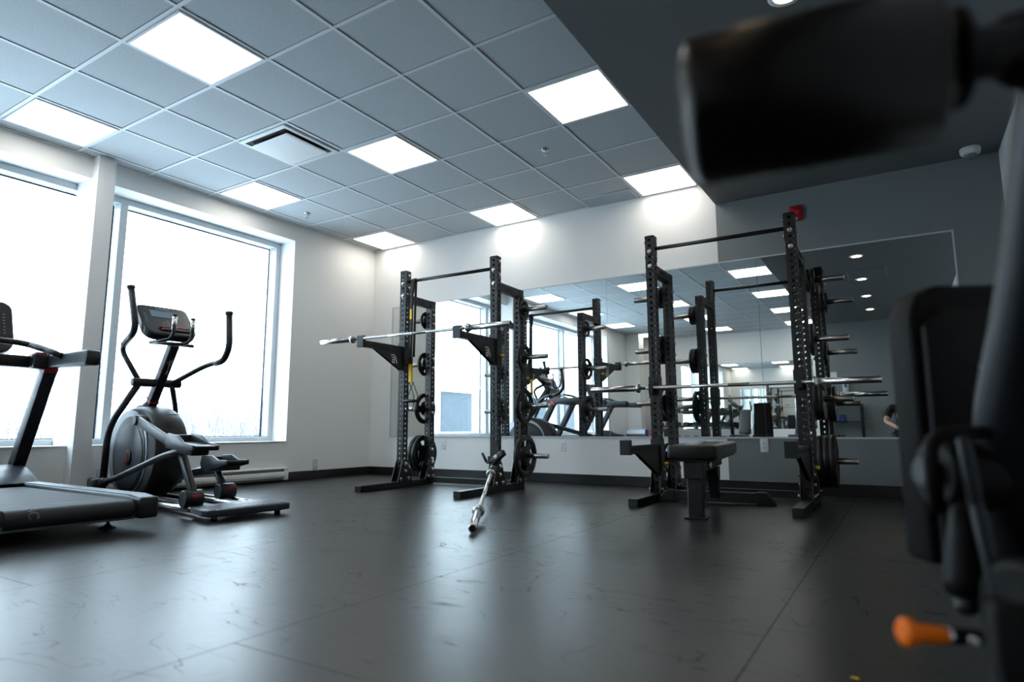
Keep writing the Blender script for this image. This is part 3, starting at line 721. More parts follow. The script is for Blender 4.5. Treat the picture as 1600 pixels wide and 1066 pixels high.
# shroud seam
s = MB(); s.box(1.20, 1.26, -.03, .05, .695, .70); s.build('shroud_slot', M['dark'], root)
MB().lathe((1.72, 0, .74), (1.69, 0, .80), [(0, .10), (.3, .09), (.6, .055), (1, .045)], 24).build('mast_boot', M['plastic'], root)
# mast
mt, mb_ = Vector((1.315, .0, 1.275)), Vector((1.70, 0, .76))
s = MB(); s.obox(mb_, mt, .068, .08, (1, 0, 0), .010); s.build('mast', M['dgrey'], root)
dm = (mt-mb_).normalized()
s = MB(); s.obox(mb_+dm*.075, mb_+dm*.09, .074, .086, (1, 0, 0), .002, 1); s.build('mast_band', M['red'], root)
s = MB(); s.tube([mb_+dm*.5+Vector((-.045, 0, 0)), mb_+dm*.42+Vector((-.10, 0, .01)), mb_+dm*.36+Vector((-.09, 0, -.01)), mb_+dm*.34+Vector((-.04, 0, 0))], .012, 10); s.cyl(mb_+dm*.45+Vector((-.045, -.02, 0)), mb_+dm*.45+Vector((-.045, .02, 0)), .018); s.build('bottle_holder', M['plastic'], root)
pv = Vector((1.55, .03, .965))
s = MB(); s.cyl(pv+Vector((0, -.20, 0)), pv+Vector((0, .17, 0)), .034, n=24, bev=.006); s.build('pivot_tube', M['plastic'], root)
s = MB(); s.cyl(pv+Vector((0, .168, 0)), pv+Vector((0, .178, 0)), .030, n=24); s.build('pivot_cap', M['dgrey'], root)
# arms
s = MB(); s.tube([(1.55, .15, .965), (1.72, .25, 1.245), (1.44, .25, 1.375), (1.52, .28, 1.72)], .0205, 14, .09); na = s.build('near_arm', M['dgrey'], root)
s = MB(); s.tube([(1.66, .25, 1.275), (1.44, .25, 1.375), (1.52, .28, 1.725)], .0255, 14, .09); s.build('grip', M['plastic'], na)
MB().lathe((1.52, .28, 1.715), (1.525, .282, 1.745), [(0, .0255), (.5, .032), (1, .030)], 16).build('grip_cap', M['plastic'], na)
s = MB(); s.tube([(1.55, -.10, .965), (1.28, -.25, 1.115), (1.04, -.28, 1.14), (.955, -.28, 1.24), (.99, -.28, 1.52)], .0205, 14, .10); fa = s.build('far_arm', M['dgrey'], root)
s = MB(); s.tube([(1.15, -.27, 1.125), (1.04, -.28, 1.14), (.955, -.28, 1.24), (.99, -.28, 1.525)], .0255, 14, .09); s.build('grip', M['plastic'], fa)
MB().lathe((.99, -.28, 1.515), (.992, -.28, 1.545), [(0, .0255), (.5, .032), (1, .030)], 16).build('grip_cap', M['plastic'], fa)
s = MB(); s.tube([(1.55, .15, .965), (1.79, .27, .60), (1.80, .27, .18)], .026, 14, .14); s.build('lower_arm', M['dgrey'], root)
s = MB(); s.tube([(1.55, -.10, .965), (1.72, -.22, .76), (1.74, -.24, .55), (1.60, -.25, .18)], .020, 14, .08); s.build('lower_arm', M['dgrey'], root)
# console
T = Matrix.Translation((1.42, 0, 1.475)) @ Matrix.Rotation(R(-38), 4, 'Y')       # local: x = normal(back), y = side, z = up
def rr(w, h, r, n=6):
    o = []
    for cx, cz, a0 in ((w-r, h-r, 0), (-w+r, h-r, 90), (-w+r*1.6, -h+r*1.6, 180), (w-r*1.6, -h+r*1.6, 270)):
        q = r if cz > 0 else r*1.6
        for k in range(n+1): a = R(a0+90*k/n); o.append((cx+q*math.cos(a), cz+q*math.sin(a)))
    return o
Tc = Matrix.Translation((1.47, .01, 1.475)) @ Matrix.Rotation(R(46), 4, 'Y')
cons = empty('console'); cons.parent = root; cons.matrix_local = Tc
s = MB(); s.prism(rr(.205, .20, .055), 'x', -.012, .055, .012, seg=3); s.build('housing', M['plastic'], cons)
s = MB(); s.prism(rr(.190, .185, .05), 'x', -.0155, -.010); s.build('face', M['bezel'], cons)
MB().box(-.018, -.015, -.105, .115, .03, .125).build('screen', M['lcd'], cons)
s = MB()
for (y, z) in ((0, -.02), (.035, -.04), (-.035, -.04), (0, -.04), (0, -.06), (.16, .06), (.16, .03), (.16, 0), (.16, -.03), (-.16, .06), (-.16, .03), (-.16, 0), (-.16, -.03), (-.16, -.06)): s.box(-.0172, -.015, y-.006, y+.006, z-.003, z+.003)
s.box(-.0172, -.015, -.05, .06, .148, .154)
s.build('button_print', M['letter'], cons)
MB().box(-.032, -.012, -.16, .09, -.118, -.107, .003, seg=1).build('red_strip', M['red'], cons)
MB().box(-.028, -.012, -.15, .08, -.15, -.12, .006, seg=1).build('lower_tray', M['plastic'], cons)
# fixed heart-rate bars
s = MB(); s.tube([(1.36, .165, 1.275), (1.22, .15, 1.275), (1.16, .10, 1.29), (1.14, .085, 1.34), (1.14, .085, 1.375)], .014, 12, .05); hr = s.build('fixed_bar', M['dgrey'], root)
s = MB(); s.tube([(1.36, .165, 1.275), (1.22, -.0, 1.265), (1.22, -.06, 1.275), (1.21, -.09, 1.33), (1.21, -.09, 1.375)], .014, 12, .05); s.build('fixed_bar', M['dgrey'], root)
s = MB(); s.tube([(1.34, .165, 1.275), (1.34, -.165, 1.275)], .014, 12); s.build('fixed_bar', M['dgrey'], root)
for (x, y) in ((1.14, .085), (1.21, -.09)):
    MB().cyl((x, y, 1.365), (x+.0, y, 1.475), .0175, n=20).build('sensor', M['chrome'], root)
    MB().cyl((x, y, 1.475), (x+.0, y, 1.487), .018, n=20).build('sensor_cap', M['plastic'], root)
# pedals and links
def pedal(x0, y0, z0, tilt, par_name):
    p = empty(par_name); p.parent = root; p.location = (x0, y0, z0); p.rotation_euler = (0, R(tilt), 0)
    s = MB(); pts = []
    out = [(-.21, -.075), (.13, -.085), (.20, -.07), (.22, 0), (.20, .07), (.13, .085), (-.21, .075)]
    s.prism(out, 'z', -.022, .0, .006); s.build('footplate', M['plastic'], p)
    s = MB()
    for sy in (-1, 1): s.prism([(-.20, .004), (-.06, .012), (.04, .052), (.19, .058), (.218, 0), (.20, -.045), (-.05, -.045), (-.20, -.03)], 'y', sy*.072, sy*.088, .004)
    s.prism([(.19, -.02), (.22, -.01), (.205, .045), (.185, .045)], 'y', -.075, .075, .003); s.build('rim', M['mgrey'], p)
    s = MB(); s.box(-.13, .10, -.06, .06, -.07, -.022, .012); s.build('underside', M['plastic'], p)
    return p
pedal(.33, .25, .485, -4, 'pedal'); pedal(.76, -.20, .335, 4, 'pedal')
# connecting arms
s = MB(); s.tube([(1.79, .27, .165), (1.55, .27, .20), (.72, .26, .40), (.42, .25, .44)], .022, 14, .10); s.build('pedal_arm', M['dgrey'], root)
s = MB(); s.tube([(1.62, -.25, .165), (1.2, -.22, .26), (.86, -.20, .29)], .022, 14, .10); s.build('pedal_arm', M['dgrey'], root)
s = MB(); s.obox((1.43, .185, .655), (.58, .20, .43), .035, .07, (0, 0, 1), .01); s.cyl((1.43, .14, .655), (1.43, .215, .655), .04, n=24, bev=.006); s.build('crank_link', M['mgrey'], root)
s = MB(); s.obox((1.55, -.185, .20), (.9, -.20, .27), .035, .06, (0, 0, 1), .01); s.build('crank_link', M['dgrey'], root)
s = MB(); s.obox((.56, .21, .41), (.35, .21, .14), .05, .045, (0, 1, 0), .008); s.build('roller_link', M['mgrey'], root)
s = MB(); s.tube([(.98, -.20, .29), (.88, -.20, .27), (.72, -.19, .13)], .026, 14, .06); s.build('roller_link', M['dgrey'], root)
for (x, y) in ((.37, .21), (.70, -.19)):
    rl = MB().cyl((x, y-.06, .118), (x, y+.065, .118), .058, n=32, bev=.006).build('roller_cover', M['dgrey'], root)
    s = MB(); s.box(x-.0615, x-.05, y-.04, y+.02, .130, .145); s.build('roller_mark', M['red'], rl)
    MB().cyl((x-.0, y-.05, .088), (x-.0, y-.02, .088), .028, n=20).build('wheel', M['base'], root)
# base: rails, tray, frame
for sy in (-1, 1):
    s = MB(); s.cyl((.12, sy*.235, .055), (1.20, sy*.235, .052), .017, n=18); s.build('rail', M['chrome'], root)
    s = MB(); s.cyl((.12, sy*.12, .055), (1.20, sy*.12, .052), .017, n=18); s.build('rail', M['chrome'], root)
    s = MB(); s.obox((.12, sy*.18, .032), (1.9, sy*.17, .032), .05, .03, (0, 0, 1), .003, 1); s.build('base_beam', M['dgrey'], root)
s = MB(); s.prism([(-.02, -.285), (.05, -.295), (.30, -.25), (.33, -.2), (.33, .2), (.30, .25), (.05, .295), (-.02, .285), (-.04, .2), (-.04, -.2)], 'z', .03, .075, .008); s.build('rear_foot', M['mgrey'], root)
s = MB()
for k in range(26): y = -.26+.0205*k; s.box(-.015, .20, y, y+.008, .075, .079)
s.build('tread_rib', M['tray'], root)
for x in (.03, .05):
    for sy in (-1, 1): MB().cyl((x, sy*.22, 0), (x, sy*.22, .032), .02, n=16).build('leveling_foot', M['base'], root) if x == .03 else None
s = MB(); s.obox((1.92, -.32, .045), (1.92, .32, .045), .07, .05, (1, 0, 0), .006); s.box(1.85, 2.02, .22, .32, .03, .19, .02); s.box(1.74, 1.84, .24, .30, .13, .2, .02); s.box(1.66, 1.76, -.3, -.2, .12, .2, .02); s.build('front_foot', M['dgrey'], root)
for sy in (-1, 1): MB().cyl((1.92, sy*.28, 0), (1.92, sy*.28, .022), .022, n=16).build('leveling_foot', M['base'], root)

# ------------------------------------------------------------------ treadmill
TA = math.atan2(.02, -1)
root = empty('treadmill', (-.405, -1.952, 0), TA, 'large black treadmill facing the window beside the pillar', 'treadmill', 'treadmills')
T_ = root
for sy in (-1, 1):
    s = MB(); s.prism([(.0, .185), (.0, .105), (.10, .085), (1.9, .10), (1.9, .205), (.14, .198)], 'y', sy*.325, sy*.425, .008); s.build('side_rail', M['mgrey'], root)
    s = MB(); s.prism([(.008, .191), (.12, .204), (1.8, .211), (1.8, .2), (.12, .196), (.008, .186)], 'y', sy*.332, sy*.42, .001, seg=1); s.build('rail_top', M['lgrey'], root)
    s = MB(); s.box(-.022, .11, sy*.325 if sy > 0 else -.432, .432 if sy > 0 else -.325, .072, .192, .014); e = s.build('rear_cap', M['plastic'], root)
    [MB().cyl((-.0215, sy*yy, .13), (-.026, sy*yy, .13), .007, n=12).build('cap_screw', M['dgrey'], root) for yy in (.355, .40)]
    MB().lathe((.28, sy*.30, 0), (.28, sy*.30, .03), [(0, .045), (.3, .045), (.6, .02), (1, .01)], 24).build('leveling_foot', M['base'], root)
    MB().cyl((.28, sy*.30, .02), (.28, sy*.30, .10), .009, n=12).build('foot_screw', M['bolt'], root)
    MB().cyl((1.85, sy*.30, 0), (1.85, sy*.30, .10), .035, n=20).build('leveling_foot', M['base'], root)
    # post
    s = MB(); s.obox((2.04, sy*.405, .20), (1.57, sy*.405, 1.045), .085, .10, (1, 0, 0), .010); s.build('post', M['dgrey'], root)
    s = MB(); s.obox((1.59, sy*.405, 1.015), (1.565, sy*.405, 1.055), .09, .105, (1, 0, 0), .006); s.build('post_collar', M['red'], root)
    # arm
    s = MB(); s.prism([(1.72, 1.02), (1.72, 1.11), (1.55, 1.125), (.93, 1.125), (.90, 1.11), (.89, 1.04), (.92, 1.018), (1.45, 1.03)], 'y', sy*.365, sy*.445, .016, seg=3); ar = s.build('handrail', M['mgrey'], root)
    s = MB(); s.prism([(.945, 1.128), (.895, 1.115), (.883, 1.07), (.895, 1.02), (.945, 1.014)], 'y', sy*.360, sy*.45, .012, seg=3); s.build('end_cap', M['plastic'], ar)
    s = MB(); s.tube([(1.28, sy*.37, 1.10), (1.42, sy*.31, 1.15), (1.52, sy*.22, 1.195), (1.55, sy*.05, 1.205), (1.55, 0, 1.205)], .021, 14, .08); hb = s.build('grab_bar', M['plastic'], root)
    s = MB(); s.tube([(1.34, sy*.343, 1.123), (1.42, sy*.31, 1.152), (1.49, sy*.245, 1.184)], .0222, 14, .05); s.build('sensor', M['lgrey'], hb)
s = MB(); prof = [(1.75, .182), (.06, .178)]+[(.055-.052*math.sin(R(a)), .128+.050*math.cos(R(a))) for a in range(0, 181, 15)]+[(1.75, .075)]
s.prism(prof, 'y', -.31, .30); s.build('running_belt', M['belt'], root, recalc=True)
blt = [c for c in root.children if c.name.startswith('running_belt')][0]
Tt = Matrix.Translation((.045, .115, .1795)) @ Matrix.Rotation(R(-90), 4, 'Z')
# belt print "AC", wrapping over the rear roller
cu = text_mesh('belt_print', 'AC', .068, M['print'], Matrix.Identity(4), blt, .0004, 'LEFT', 1, True)
for v in cu.data.vertices:
    u, w_ = v.co.x, v.co.y; x_, y_ = .056-u*.85, .203-w_          # reading runs toward the rear over the roller
    if x_ < .055:
        a = (.055-x_)/.0505; v.co = Vector((.055-.0532*math.sin(a), y_, .128+.0512*math.cos(a)))
    else: v.co = Vector((x_, y_, .1795))
s = MB(); s.box(.20, .215, -.29, .28, .1785, .1795); s.build('belt_stripe', M['sdark'], blt)
s = MB(); s.obox((.05, -.33, .085), (.05, .33, .085), .03, .03, (0, 0, 1), .004); s.build('rear_crossbar', M['lgrey'], root)
s = MB(); s.prism([(1.58, .20), (1.70, .255), (1.82, .30), (1.95, .325), (2.15, .32), (2.26, .27), (2.30, .18), (2.30, .07), (1.75, .07), (1.70, .18)], 'y', -.435, .435, .02, seg=3); s.build('motor_hood', M['mgrey'], root)
s = MB(); s.box(1.58, 1.70, -.37, .37, 1.03, 1.115, .015); s.build('crossbar', M['plastic'], root)
for q in (-.385, .28):
    s = MB(); s.box(1.50, 1.62, q, q+.105, 1.02, 1.13, .012); bk = s.build('bracket', M['dgrey'], root)
    s = MB(); s.box(1.512, 1.60, q+.02, q+.09, 1.125, 1.14, .005); s.build('bracket_trim', M['red'], bk)
cons = empty('console'); cons.parent = root; cons.matrix_local = Matrix.Translation((1.80, 0, 1.33)) @ Matrix.Rotation(R(22), 4, 'Y')
s = MB(); s.prism(rr(.235, .215, .07), 'x', -.01, .06, .014, seg=3); s.build('housing', M['plastic'], cons)
s = MB(); s.prism(rr(.218, .198, .06), 'x', -.014, -.008); s.build('face', M['bezel'], cons)
MB().box(-.018, -.0135, -.14, .14, .0, .13).build('screen', M['lcd'], cons)
s = MB()
for sy in (-1, 1):
    for k in range(7): s.box(-.0165, -.0135, sy*.175-.006, sy*.175+.006, .10-.026*k, .104-.026*k)
    s.prism([(sy*.175-.012, -.12), (sy*.175+.012, -.12), (sy*.175, -.10)], 'x', -.0165, -.0135)
s.build('button_print', M['letter'], cons)
s = MB(); s.box(1.72, 1.80, -.10, .10, 1.08, 1.2, .02); s.build('console_neck', M['plastic'], root)
t2 = copy_tree(T_); t2.location = (-.42, -3.87, 0); t2['label'] = 'second treadmill farther back, seen only in the mirror'
# power cord
s = MB(); s.tube([(-2.36, -1.62, .13), (-2.40, -1.56, .22), (-2.48, -1.50, .18), (-2.55, -1.40, .12), (-2.585, -1.25, .10)], .006, 8, .05); tag(s.build('power_cord', M['plastic']), 'black power cord curling up behind the treadmill toward the pillar', 'cord')

# ------------------------------------------------------------------ near leg machine
MO = Vector((3.50, -2.55, 0))
root = empty('leg_extension_machine', MO, 0, 'black leg machine with foam roller, back pad and orange pull knob', 'exercise machine')
v = lambda *a: Vector(a)-MO
a, c = v(3.217, -3.058, .869), v(3.414, -3.016, .880)
MB().lathe(a, c, [(0, .040), (0, .052), (.012, .060), (.035, .066), (.05, .068), (.90, .068), (.905, .0665), (.985, .067), (1, .061), (1, .03)], 64, True).build('foam_roller', M['roller'], root)
dd = (c-a).normalized()
MB().lathe(a-dd*.004, a+dd*.002, [(0, .03), (.5, .042), (1, .044)], 48).build('roller_end_cap', M['mblack2'], root)
MB().lathe(c+dd*.014, c+dd*.024, [(0, .036), (.2, .042), (.8, .042), (1, .036)], 40).build('flange', M['mblack2'], root)
s = MB(); s.cyl(c-dd*.01, c+dd*.065, .022, n=24); s.obox(c+dd*.045, v(3.59, -2.96, .905), .034, .05, (0, 0, 1), .01); s.build('roller_axle', M['mblack2'], root)
s = MB(); s.tube([v(3.475, -3.0, .875), v(3.525, -2.90, .90), v(3.535, -2.78, .86)], [.022, .026, .03], 20, .05); s.build('swing_arm', M['mblack2'], root)
s = MB(); s.tube([v(3.615, -2.79, 1.20), v(3.560, -2.706, .971), v(3.534, -2.615, .764), v(3.494, -2.528, .569), v(3.505, -2.465, .30)], .044, 28, .06); s.build('upright_tube', M['navy'], root)
# back pad seen from its edge
pu = Vector((.85, .527, 0)).normalized(); pn2 = Vector((-.527, .85, 0)).normalized()
Tp = Matrix.Translation(v(3.402, -2.369, .575)) @ Matrix((pu, pn2, Vector((0, 0, 1)))).transposed().to_4x4()
s = MB(); s.prism([(0.0, -.225), (.30, -.235), (.30, .250), (.05, .245), (.012, .225), (.0, .19)], 'y', .012, .085, .012, T=Tp, seg=3); s.build('back_pad', M['mblack'], root)
s = MB(); s.prism([(0.012, -.218), (.30, -.228), (.30, .205), (.05, .20), (.014, .17)], 'y', -.004, .012, .003, T=Tp); s.build('pad_board', M['mblack2'], root)
s = MB()
for (x, z) in ((.09, -.205), (.10, .10), (.05, -.212)): s.cyl(Tp @ Vector((x, -.010, z)), Tp @ Vector((x, -.003, z)), .0035, n=12)
s.build('board_screw', M['dgrey'], root)
# pivot housing and bracket
MB().cyl(v(3.402, -2.552, .508), v(3.56, -2.455, .500), .050, n=40, bev=.010).build('pivot_housing', M['mblack2'], root)
MB().cyl(v(3.386, -2.562, .511), v(3.402, -2.552, .510), .020, n=24, bev=.003).build('pivot_bolt', M['dgrey'], root)
s = MB(); s.tube([v(3.402, -2.60, .46), v(3.398, -2.60, .562), v(3.56, -2.50, .572)], .010, 14, .03); s.build('guide_rod', M['mblack2'], root)
# lever plate
s = MB(); s.obox(v(3.436, -2.61, .56), v(3.443, -2.612, .47), .016, .030, (0, 1, 0), .004); s.obox(v(3.443, -2.612, .475), v(3.456, -2.632, .34), .016, .032, (0, 1, 0), .004); s.build('lever', M['dgrey'], root)
# down-pointing handle
MB().lathe(v(3.437, -2.560, .49), v(3.420, -2.60, .352), [(0, .016), (.3, .019), (.85, .025), (.95, .022), (1, .012)], 28).build('hand_grip', M['mblack2'], root)
MB().lathe(v(3.4215, -2.597, .356), v(3.424, -2.596, .334), [(0, .014), (.8, .013), (1, .008)], 20).build('grip_end', M['dgrey'], root)
# orange pull knob
a, c = v(3.352, -2.767, .346), v(3.392, -2.737, .3405)
kb = MB().lathe(a, c, [(0, .006), (.0, .012), (.06, .0155), (.16, .0155), (.28, .0125), (.45, .0098), (1, .0098)], 32).build('pull_knob', M['orange'], root)
MB().lathe(c, v(3.397, -2.733, .340), [(0, .0098), (1, .0098)], 24).build('knob_ferrule', M['bolt'], root)
MB().lathe(v(3.397, -2.733, .340), v(3.425, -2.712, .336), [(0, .0095), (1, .0095)], 24).build('plunger_sleeve', M['mblack2'], root)
MB().lathe(v(3.420, -2.728, .337), v(3.418, -2.738, .337), [(0, .006), (.7, .006), (1, .004)], 14).build('bolt', M['bolt'], root)
# cam housing, base
MB().cyl(v(3.468, -2.665, .36), v(3.57, -2.58, .36), .060, n=40, bev=.012).build('cam_housing', M['mblack2'], root)
MB().cyl(v(3.492, -2.69, .40), v(3.504, -2.68, .40), .026, n=32, bev=.004).build('cam_disc', M['dgrey'], root)
s = MB(); s.box(-.062, .05, -.135, -.03, .05, .37, .012); s.build('column', M['mblack2'], root)
s = MB(); s.box(-.07, .45, -.14, -.02, 0, .07, .008); s.box(-.01, .07, -.10, .75, 0, .065, .008); s.build('base_frame', M['dgrey'], root)
s = MB(); s.prism([(.08, -.02), (.48, -.02), (.48, .40), (.08, .40)], 'z', .42, .49, .02, seg=3); s.build('seat_pad', M['mblack'], root)
s = MB(); s.box(.24, .31, .15, .22, .05, .42); s.box(.03, .30, .16, .21, .02, .065); s.build('seat_post', M['dgrey'], root)

# yellow bit of tape on the floor near the lens
s = MB(); s._add([(3.222, -1.905, .0008), (3.238, -1.908, .0008), (3.242, -1.899, .0008), (3.226, -1.896, .0008)], [(0, 1, 2, 3)]); s._add([(3.222, -1.905, .0002), (3.238, -1.908, .0002), (3.242, -1.899, .0002), (3.226, -1.896, .0002)], [(3, 2, 1, 0)])
tag(s.build('tape_scrap', M['yellow']), 'tiny yellow scrap of tape on the dark floor', 'tape')

# ------------------------------------------------------------------ things behind the camera, seen in the mirror
def incline(loc, rz, wd, hh, mt, lb, zb=.43):
    root = empty('incline_bench', loc, rz, lb, 'bench', 'upright benches seen in the mirror')
    s = MB(); s.prism([(-wd/2, 0), (wd/2, 0), (wd/2*.86, hh), (-wd/2*.86, hh)], 'y', 0, .07, .02, T=Matrix.Translation((0, 0, zb)) @ Matrix.Rotation(R(-14), 4, 'X'), seg=3); s.build('back_pad', mt, root)
    s = MB(); s.prism([(-wd/2, .10), (wd/2, .10), (wd/2, .50), (-wd/2, .50)], 'z', .38, .44, .02, seg=3) if False else s.box(-wd/2, wd/2, -.42, -.02, .38, .45, .02); s.build('seat_pad', mt, root)
    s = MB(); s.box(-.035, .035, -.45, .45, .30, .37); s.obox((0, .16, .33), (0, .08+hh*.18, zb+hh*.62), .05, .06, (1, 0, 0), .004); s.build('spine', M['rack'], root)
    for y in (-.38, .40):
        s = MB(); s.box(-.03, .03, y-.03, y+.03, .06, .31); s.build('leg', M['rack'], root)
        s = MB(); s.box(-.26, .26, y-.035, y+.035, 0, .06, .004); s.build('cross_foot', M['rack'], root)
    return root
incline((1.08, -4.35, 0), R(172), .36, .66, M['mblack'], 'tall black upright bench back reflected between the cups of the bench rack')
incline((.64, -4.75, 0), R(188), .24, .50, M['vinyl_far'], 'smaller grey upright bench back reflected beside the tall black one', .47)
incline((1.66, -5.0, 0), R(190), .24, .50, M['vinyl_far'], 'grey bench back reflected beside the charcoal wall rack post', .45)
# dumbbell rack
root = empty('dumbbell_rack', (-1.15, -7.35, 0), 0, 'black three tier dumbbell rack by the far wall, seen in the mirror', 'dumbbell rack')
for sx in (-1, 1):
    s = MB(); s.obox((sx*.95, -.25, 0), (sx*.95, -.05, 1.15), .06, .08, (1, 0, 0), .004); s.box(sx*.95-.03, sx*.95+.03, -.3, .3, 0, .05); s.build('upright', M['rack'], root)
TZ = [.25, .62, .98]
for z in TZ:
    s = MB(); s.box(-.95, .95, -.10, .14, z-.02, z); s.box(-.95, .95, .13, .15, z-.02, z+.03); s.build('shelf', M['rack'], root)
def dumbbell(r_, lb):
    root = empty('dumbbell', (0, 0, 0), 0, lb, 'dumbbell', 'dumbbells on the far rack')
    MB().cyl((0, -.06, 0), (0, .06, 0), .014, n=12).build('handle', M['chrome'], root)
    for sy in (-1, 1): MB().cyl((0, sy*.055, 0), (0, sy*.125, 0), r_, n=6).build('head', M['iron'], root)
    return root
dn = ['bottom', 'middle', 'top']
for t, z in enumerate(TZ):
    p = None
    for k in range(8):
        r_ = (.072, .060, .048)[t]
        o = dumbbell(r_, '') if p is None else copy_tree(p); p = p or o
        o.location = (-1.15-.80+.228*k, -7.35+.02, z+r_+.001)
        o['label'] = 'black dumbbell on the %s shelf of the far rack, %s' % (dn[t], ['first from the window side', 'second from the window side', 'third from the window side', 'fourth from the window side', 'fourth from the far end', 'third from the far end', 'second from the far end', 'last at the far end'][k])
# step boxes
root = empty('plyo_box', (-2.19, -6.35, 0), 0, 'blue edged box with white panel and dark face under the far window', 'box')
MB().box(-.25, .25, -.2, .2, .0, .555, .008).build('body', M['bframe'], root)
s = MB(); s.box(-.235, .235, .2, .206, .45, .54); s.box(-.235, .235, -.19, .19, .555, .559); s.build('white_panel', M['white'], root)
MB().box(-.235, .235, .2, .206, .02, .44).build('dark_panel', M['vinyl_far'], root)
logo2 = strokes('mark', [[(0, .3), (.25, .5), (.25, .35), (.1, .25)], [(.3, .1), (.4, .1), (.4, .9), (.3, .9)], [(.5, .1), (.6, .1), (.6, .6), (.5, .6)], [(.4, .1), (.5, .1), (.5, .2), (.4, .2)]], Matrix.Translation((.02, .207, .10)) @ Matrix.Diagonal((.25, 1, .3, 1)), root, M['wletter'])
root = empty('plyo_box', (-1.64, -6.40, 0), 0, 'black box with red stripe beside the blue edged box', 'box')
MB().box(-.24, .24, -.2, .2, .0, .575, .008).build('body', M['plastic'], root)
MB().box(-.235, -.20, .2, .205, .02, .56).build('red_stripe', M['red'], root)
s = MB()
for k, x in enumerate((-.14, .04)):
    s.box(x, x+.03, .2, .204, .38, .50); s.box(x+.03, x+.10, .2, .204, .47, .50); s.box(x+.03, x+.10, .2, .204, .38, .41); s.box(x+.07, x+.10, .2, .204, .41, .47)
s.build('print', M['letter'], root)
# kettlebell on the window side (mirror only)
root = empty('kettlebell', (-2.3, -5.75, 0), 0, 'dark kettlebell on the floor under the window, seen in the mirror', 'kettlebell')
MB().sphere((0, 0, .13), .13, (1, 1, .98)).build('bell', M['lcd'], root)
s = MB(); s.tube([(-.06, 0, .22), (-.075, 0, .33), (.075, 0, .33), (.06, 0, .22)], .016, 12, .05); s.build('handle', M['iron'], root)
# storage shelf with towels on the charcoal wall behind the camera
root = empty('storage_shelf', (2.50, -5.85, 0), 0, 'black storage shelf by the charcoal wall, seen in the mirror', 'shelf')
for sx in (-.38, .20):
    for y in (-.18, .18): MB().box(sx-.02, sx+.02, y-.02, y+.02, 0, 1.06).build('post', M['rack'], root)
for z in (.25, .70, 1.03): MB().box(-.38, .20, -.18, .18, z-.02, z+.0, .003, seg=1).build('shelf_board', M['rack'], root)
for k, (x, z, w_, lb) in enumerate(((2.30, .70, .22, 'blue folded towel on the middle shelf, seen in the mirror'),)):
    root = empty('towel', (x, -5.80, z), R(6), lb, 'towel'); s = MB()
    for q in range(4): s.box(-w_/2+.004*q, w_/2-.006*q, -.12, .13, .001+.035*q, .035+.035*q, .014, seg=3)
    s.build('folded_cloth', M['blue'], root)
root = empty('notice_sheet', (2.18, YG, 1.60), 0, 'blank white notice sheet on the charcoal wall behind the camera', 'paper')
MB().box(-.10, .10, .0005, .003, -.09, .13).build('sheet', M['white'], root)
root = empty('sanitizer_dispenser', (2.43, YG, 1.42), 0, 'grey soap dispenser on the charcoal wall, seen in the mirror', 'dispenser')
MB().box(-.05, .05, 0, .09, -.13, .12, .018).build('body', M['frame'], root)
MB().box(-.03, .03, .088, .094, -.02, .08, .004).build('window', M['lcd'], root)

# ------------------------------------------------------------------ outside
s = MB(); s.box(-70, XL-.45, -60, 60, -.75, -.55); struct(s.build('ground', M['snow']))
def shrub_mesh(s, x, y, hgt, n, rad, rnd):
    for k in range(n):
        a = rnd.uniform(0, 6.28); t = rnd.uniform(.05, .45); L_ = hgt*rnd.uniform(.55, 1)
        p0 = Vector((x+rnd.uniform(-.3, .3)*rad, y+rnd.uniform(-.3, .3)*rad, -.56)); d = Vector((math.cos(a)*t, math.sin(a)*t, 1)).normalized()
        p = p0; r_ = .012*hgt/2; m_ = 5
        for q in range(m_):
            d2 = (d+Vector((rnd.uniform(-.16, .16), rnd.uniform(-.16, .16), 0))).normalized(); p2 = p+d2*L_/m_
            s_ring(s, p, p2, r_*(1-q/m_), r_*(1-(q+1)/m_)+.001)
            if q:
                for _ in range(2):
                    b = (d2+Vector((rnd.uniform(-.9, .9), rnd.uniform(-.9, .9), rnd.uniform(0, .3)))).normalized(); s_ring(s, p2, p2+b*L_*.22*rnd.uniform(.5, 1.2), r_*.4*(1-q/m_)+.0012, .0008)
            p, d = p2, d2
def s_ring(s, p, q, r1_, r2_):
    z = (q-p).normalized(); x = z.orthogonal().normalized(); y = z.cross(x)
    A = [s.bm.verts.new(p+(x*math.cos(a)+y*math.sin(a))*r1_) for a in (0, 2.09, 4.19)]; B = [s.bm.verts.new(q+(x*math.cos(a)+y*math.sin(a))*r2_) for a in (0, 2.09, 4.19)]
    for k in range(3): s.bm.faces.new((A[k], A[(k+1) % 3], B[(k+1) % 3], B[k]))
rnd = random.Random(3)
s = MB()
for k in range(300):
    x = -rnd.uniform(13, 26); y = rnd.uniform(-9, 22); shrub_mesh(s, x, y, rnd.uniform(1.9, 3.6)*(1+(-x-13)*.03), 10, 1.6, rnd)
tag(s.build('undergrowth', M['twig']), 'bare thicket of haze-paled twigs outside beyond the windows', 'shrubs', kind='stuff')
tl = ['bare young tree outside behind the treadmill post', 'bare young tree outside at the edge of the picture', 'thin bare sapling outside beside the elliptical mast', 'thin bare sapling outside past the elliptical console', 'bare sapling outside near the corner side of the window']
for k, (x, y, h_) in enumerate([(-10.5, 2.0, 4.6), (-11, .4, 3.8), (-9.5, 3.4, 3.8), (-12.5, 5.8, 4.0), (-12, 8.6, 2.8)]):
    s = MB(); shrub_mesh(s, x, y, h_, 7, .5, rnd); o = s.build('bare_tree', M['twig']); tag(o, tl[k], 'tree', 'bare trees outside the windows')
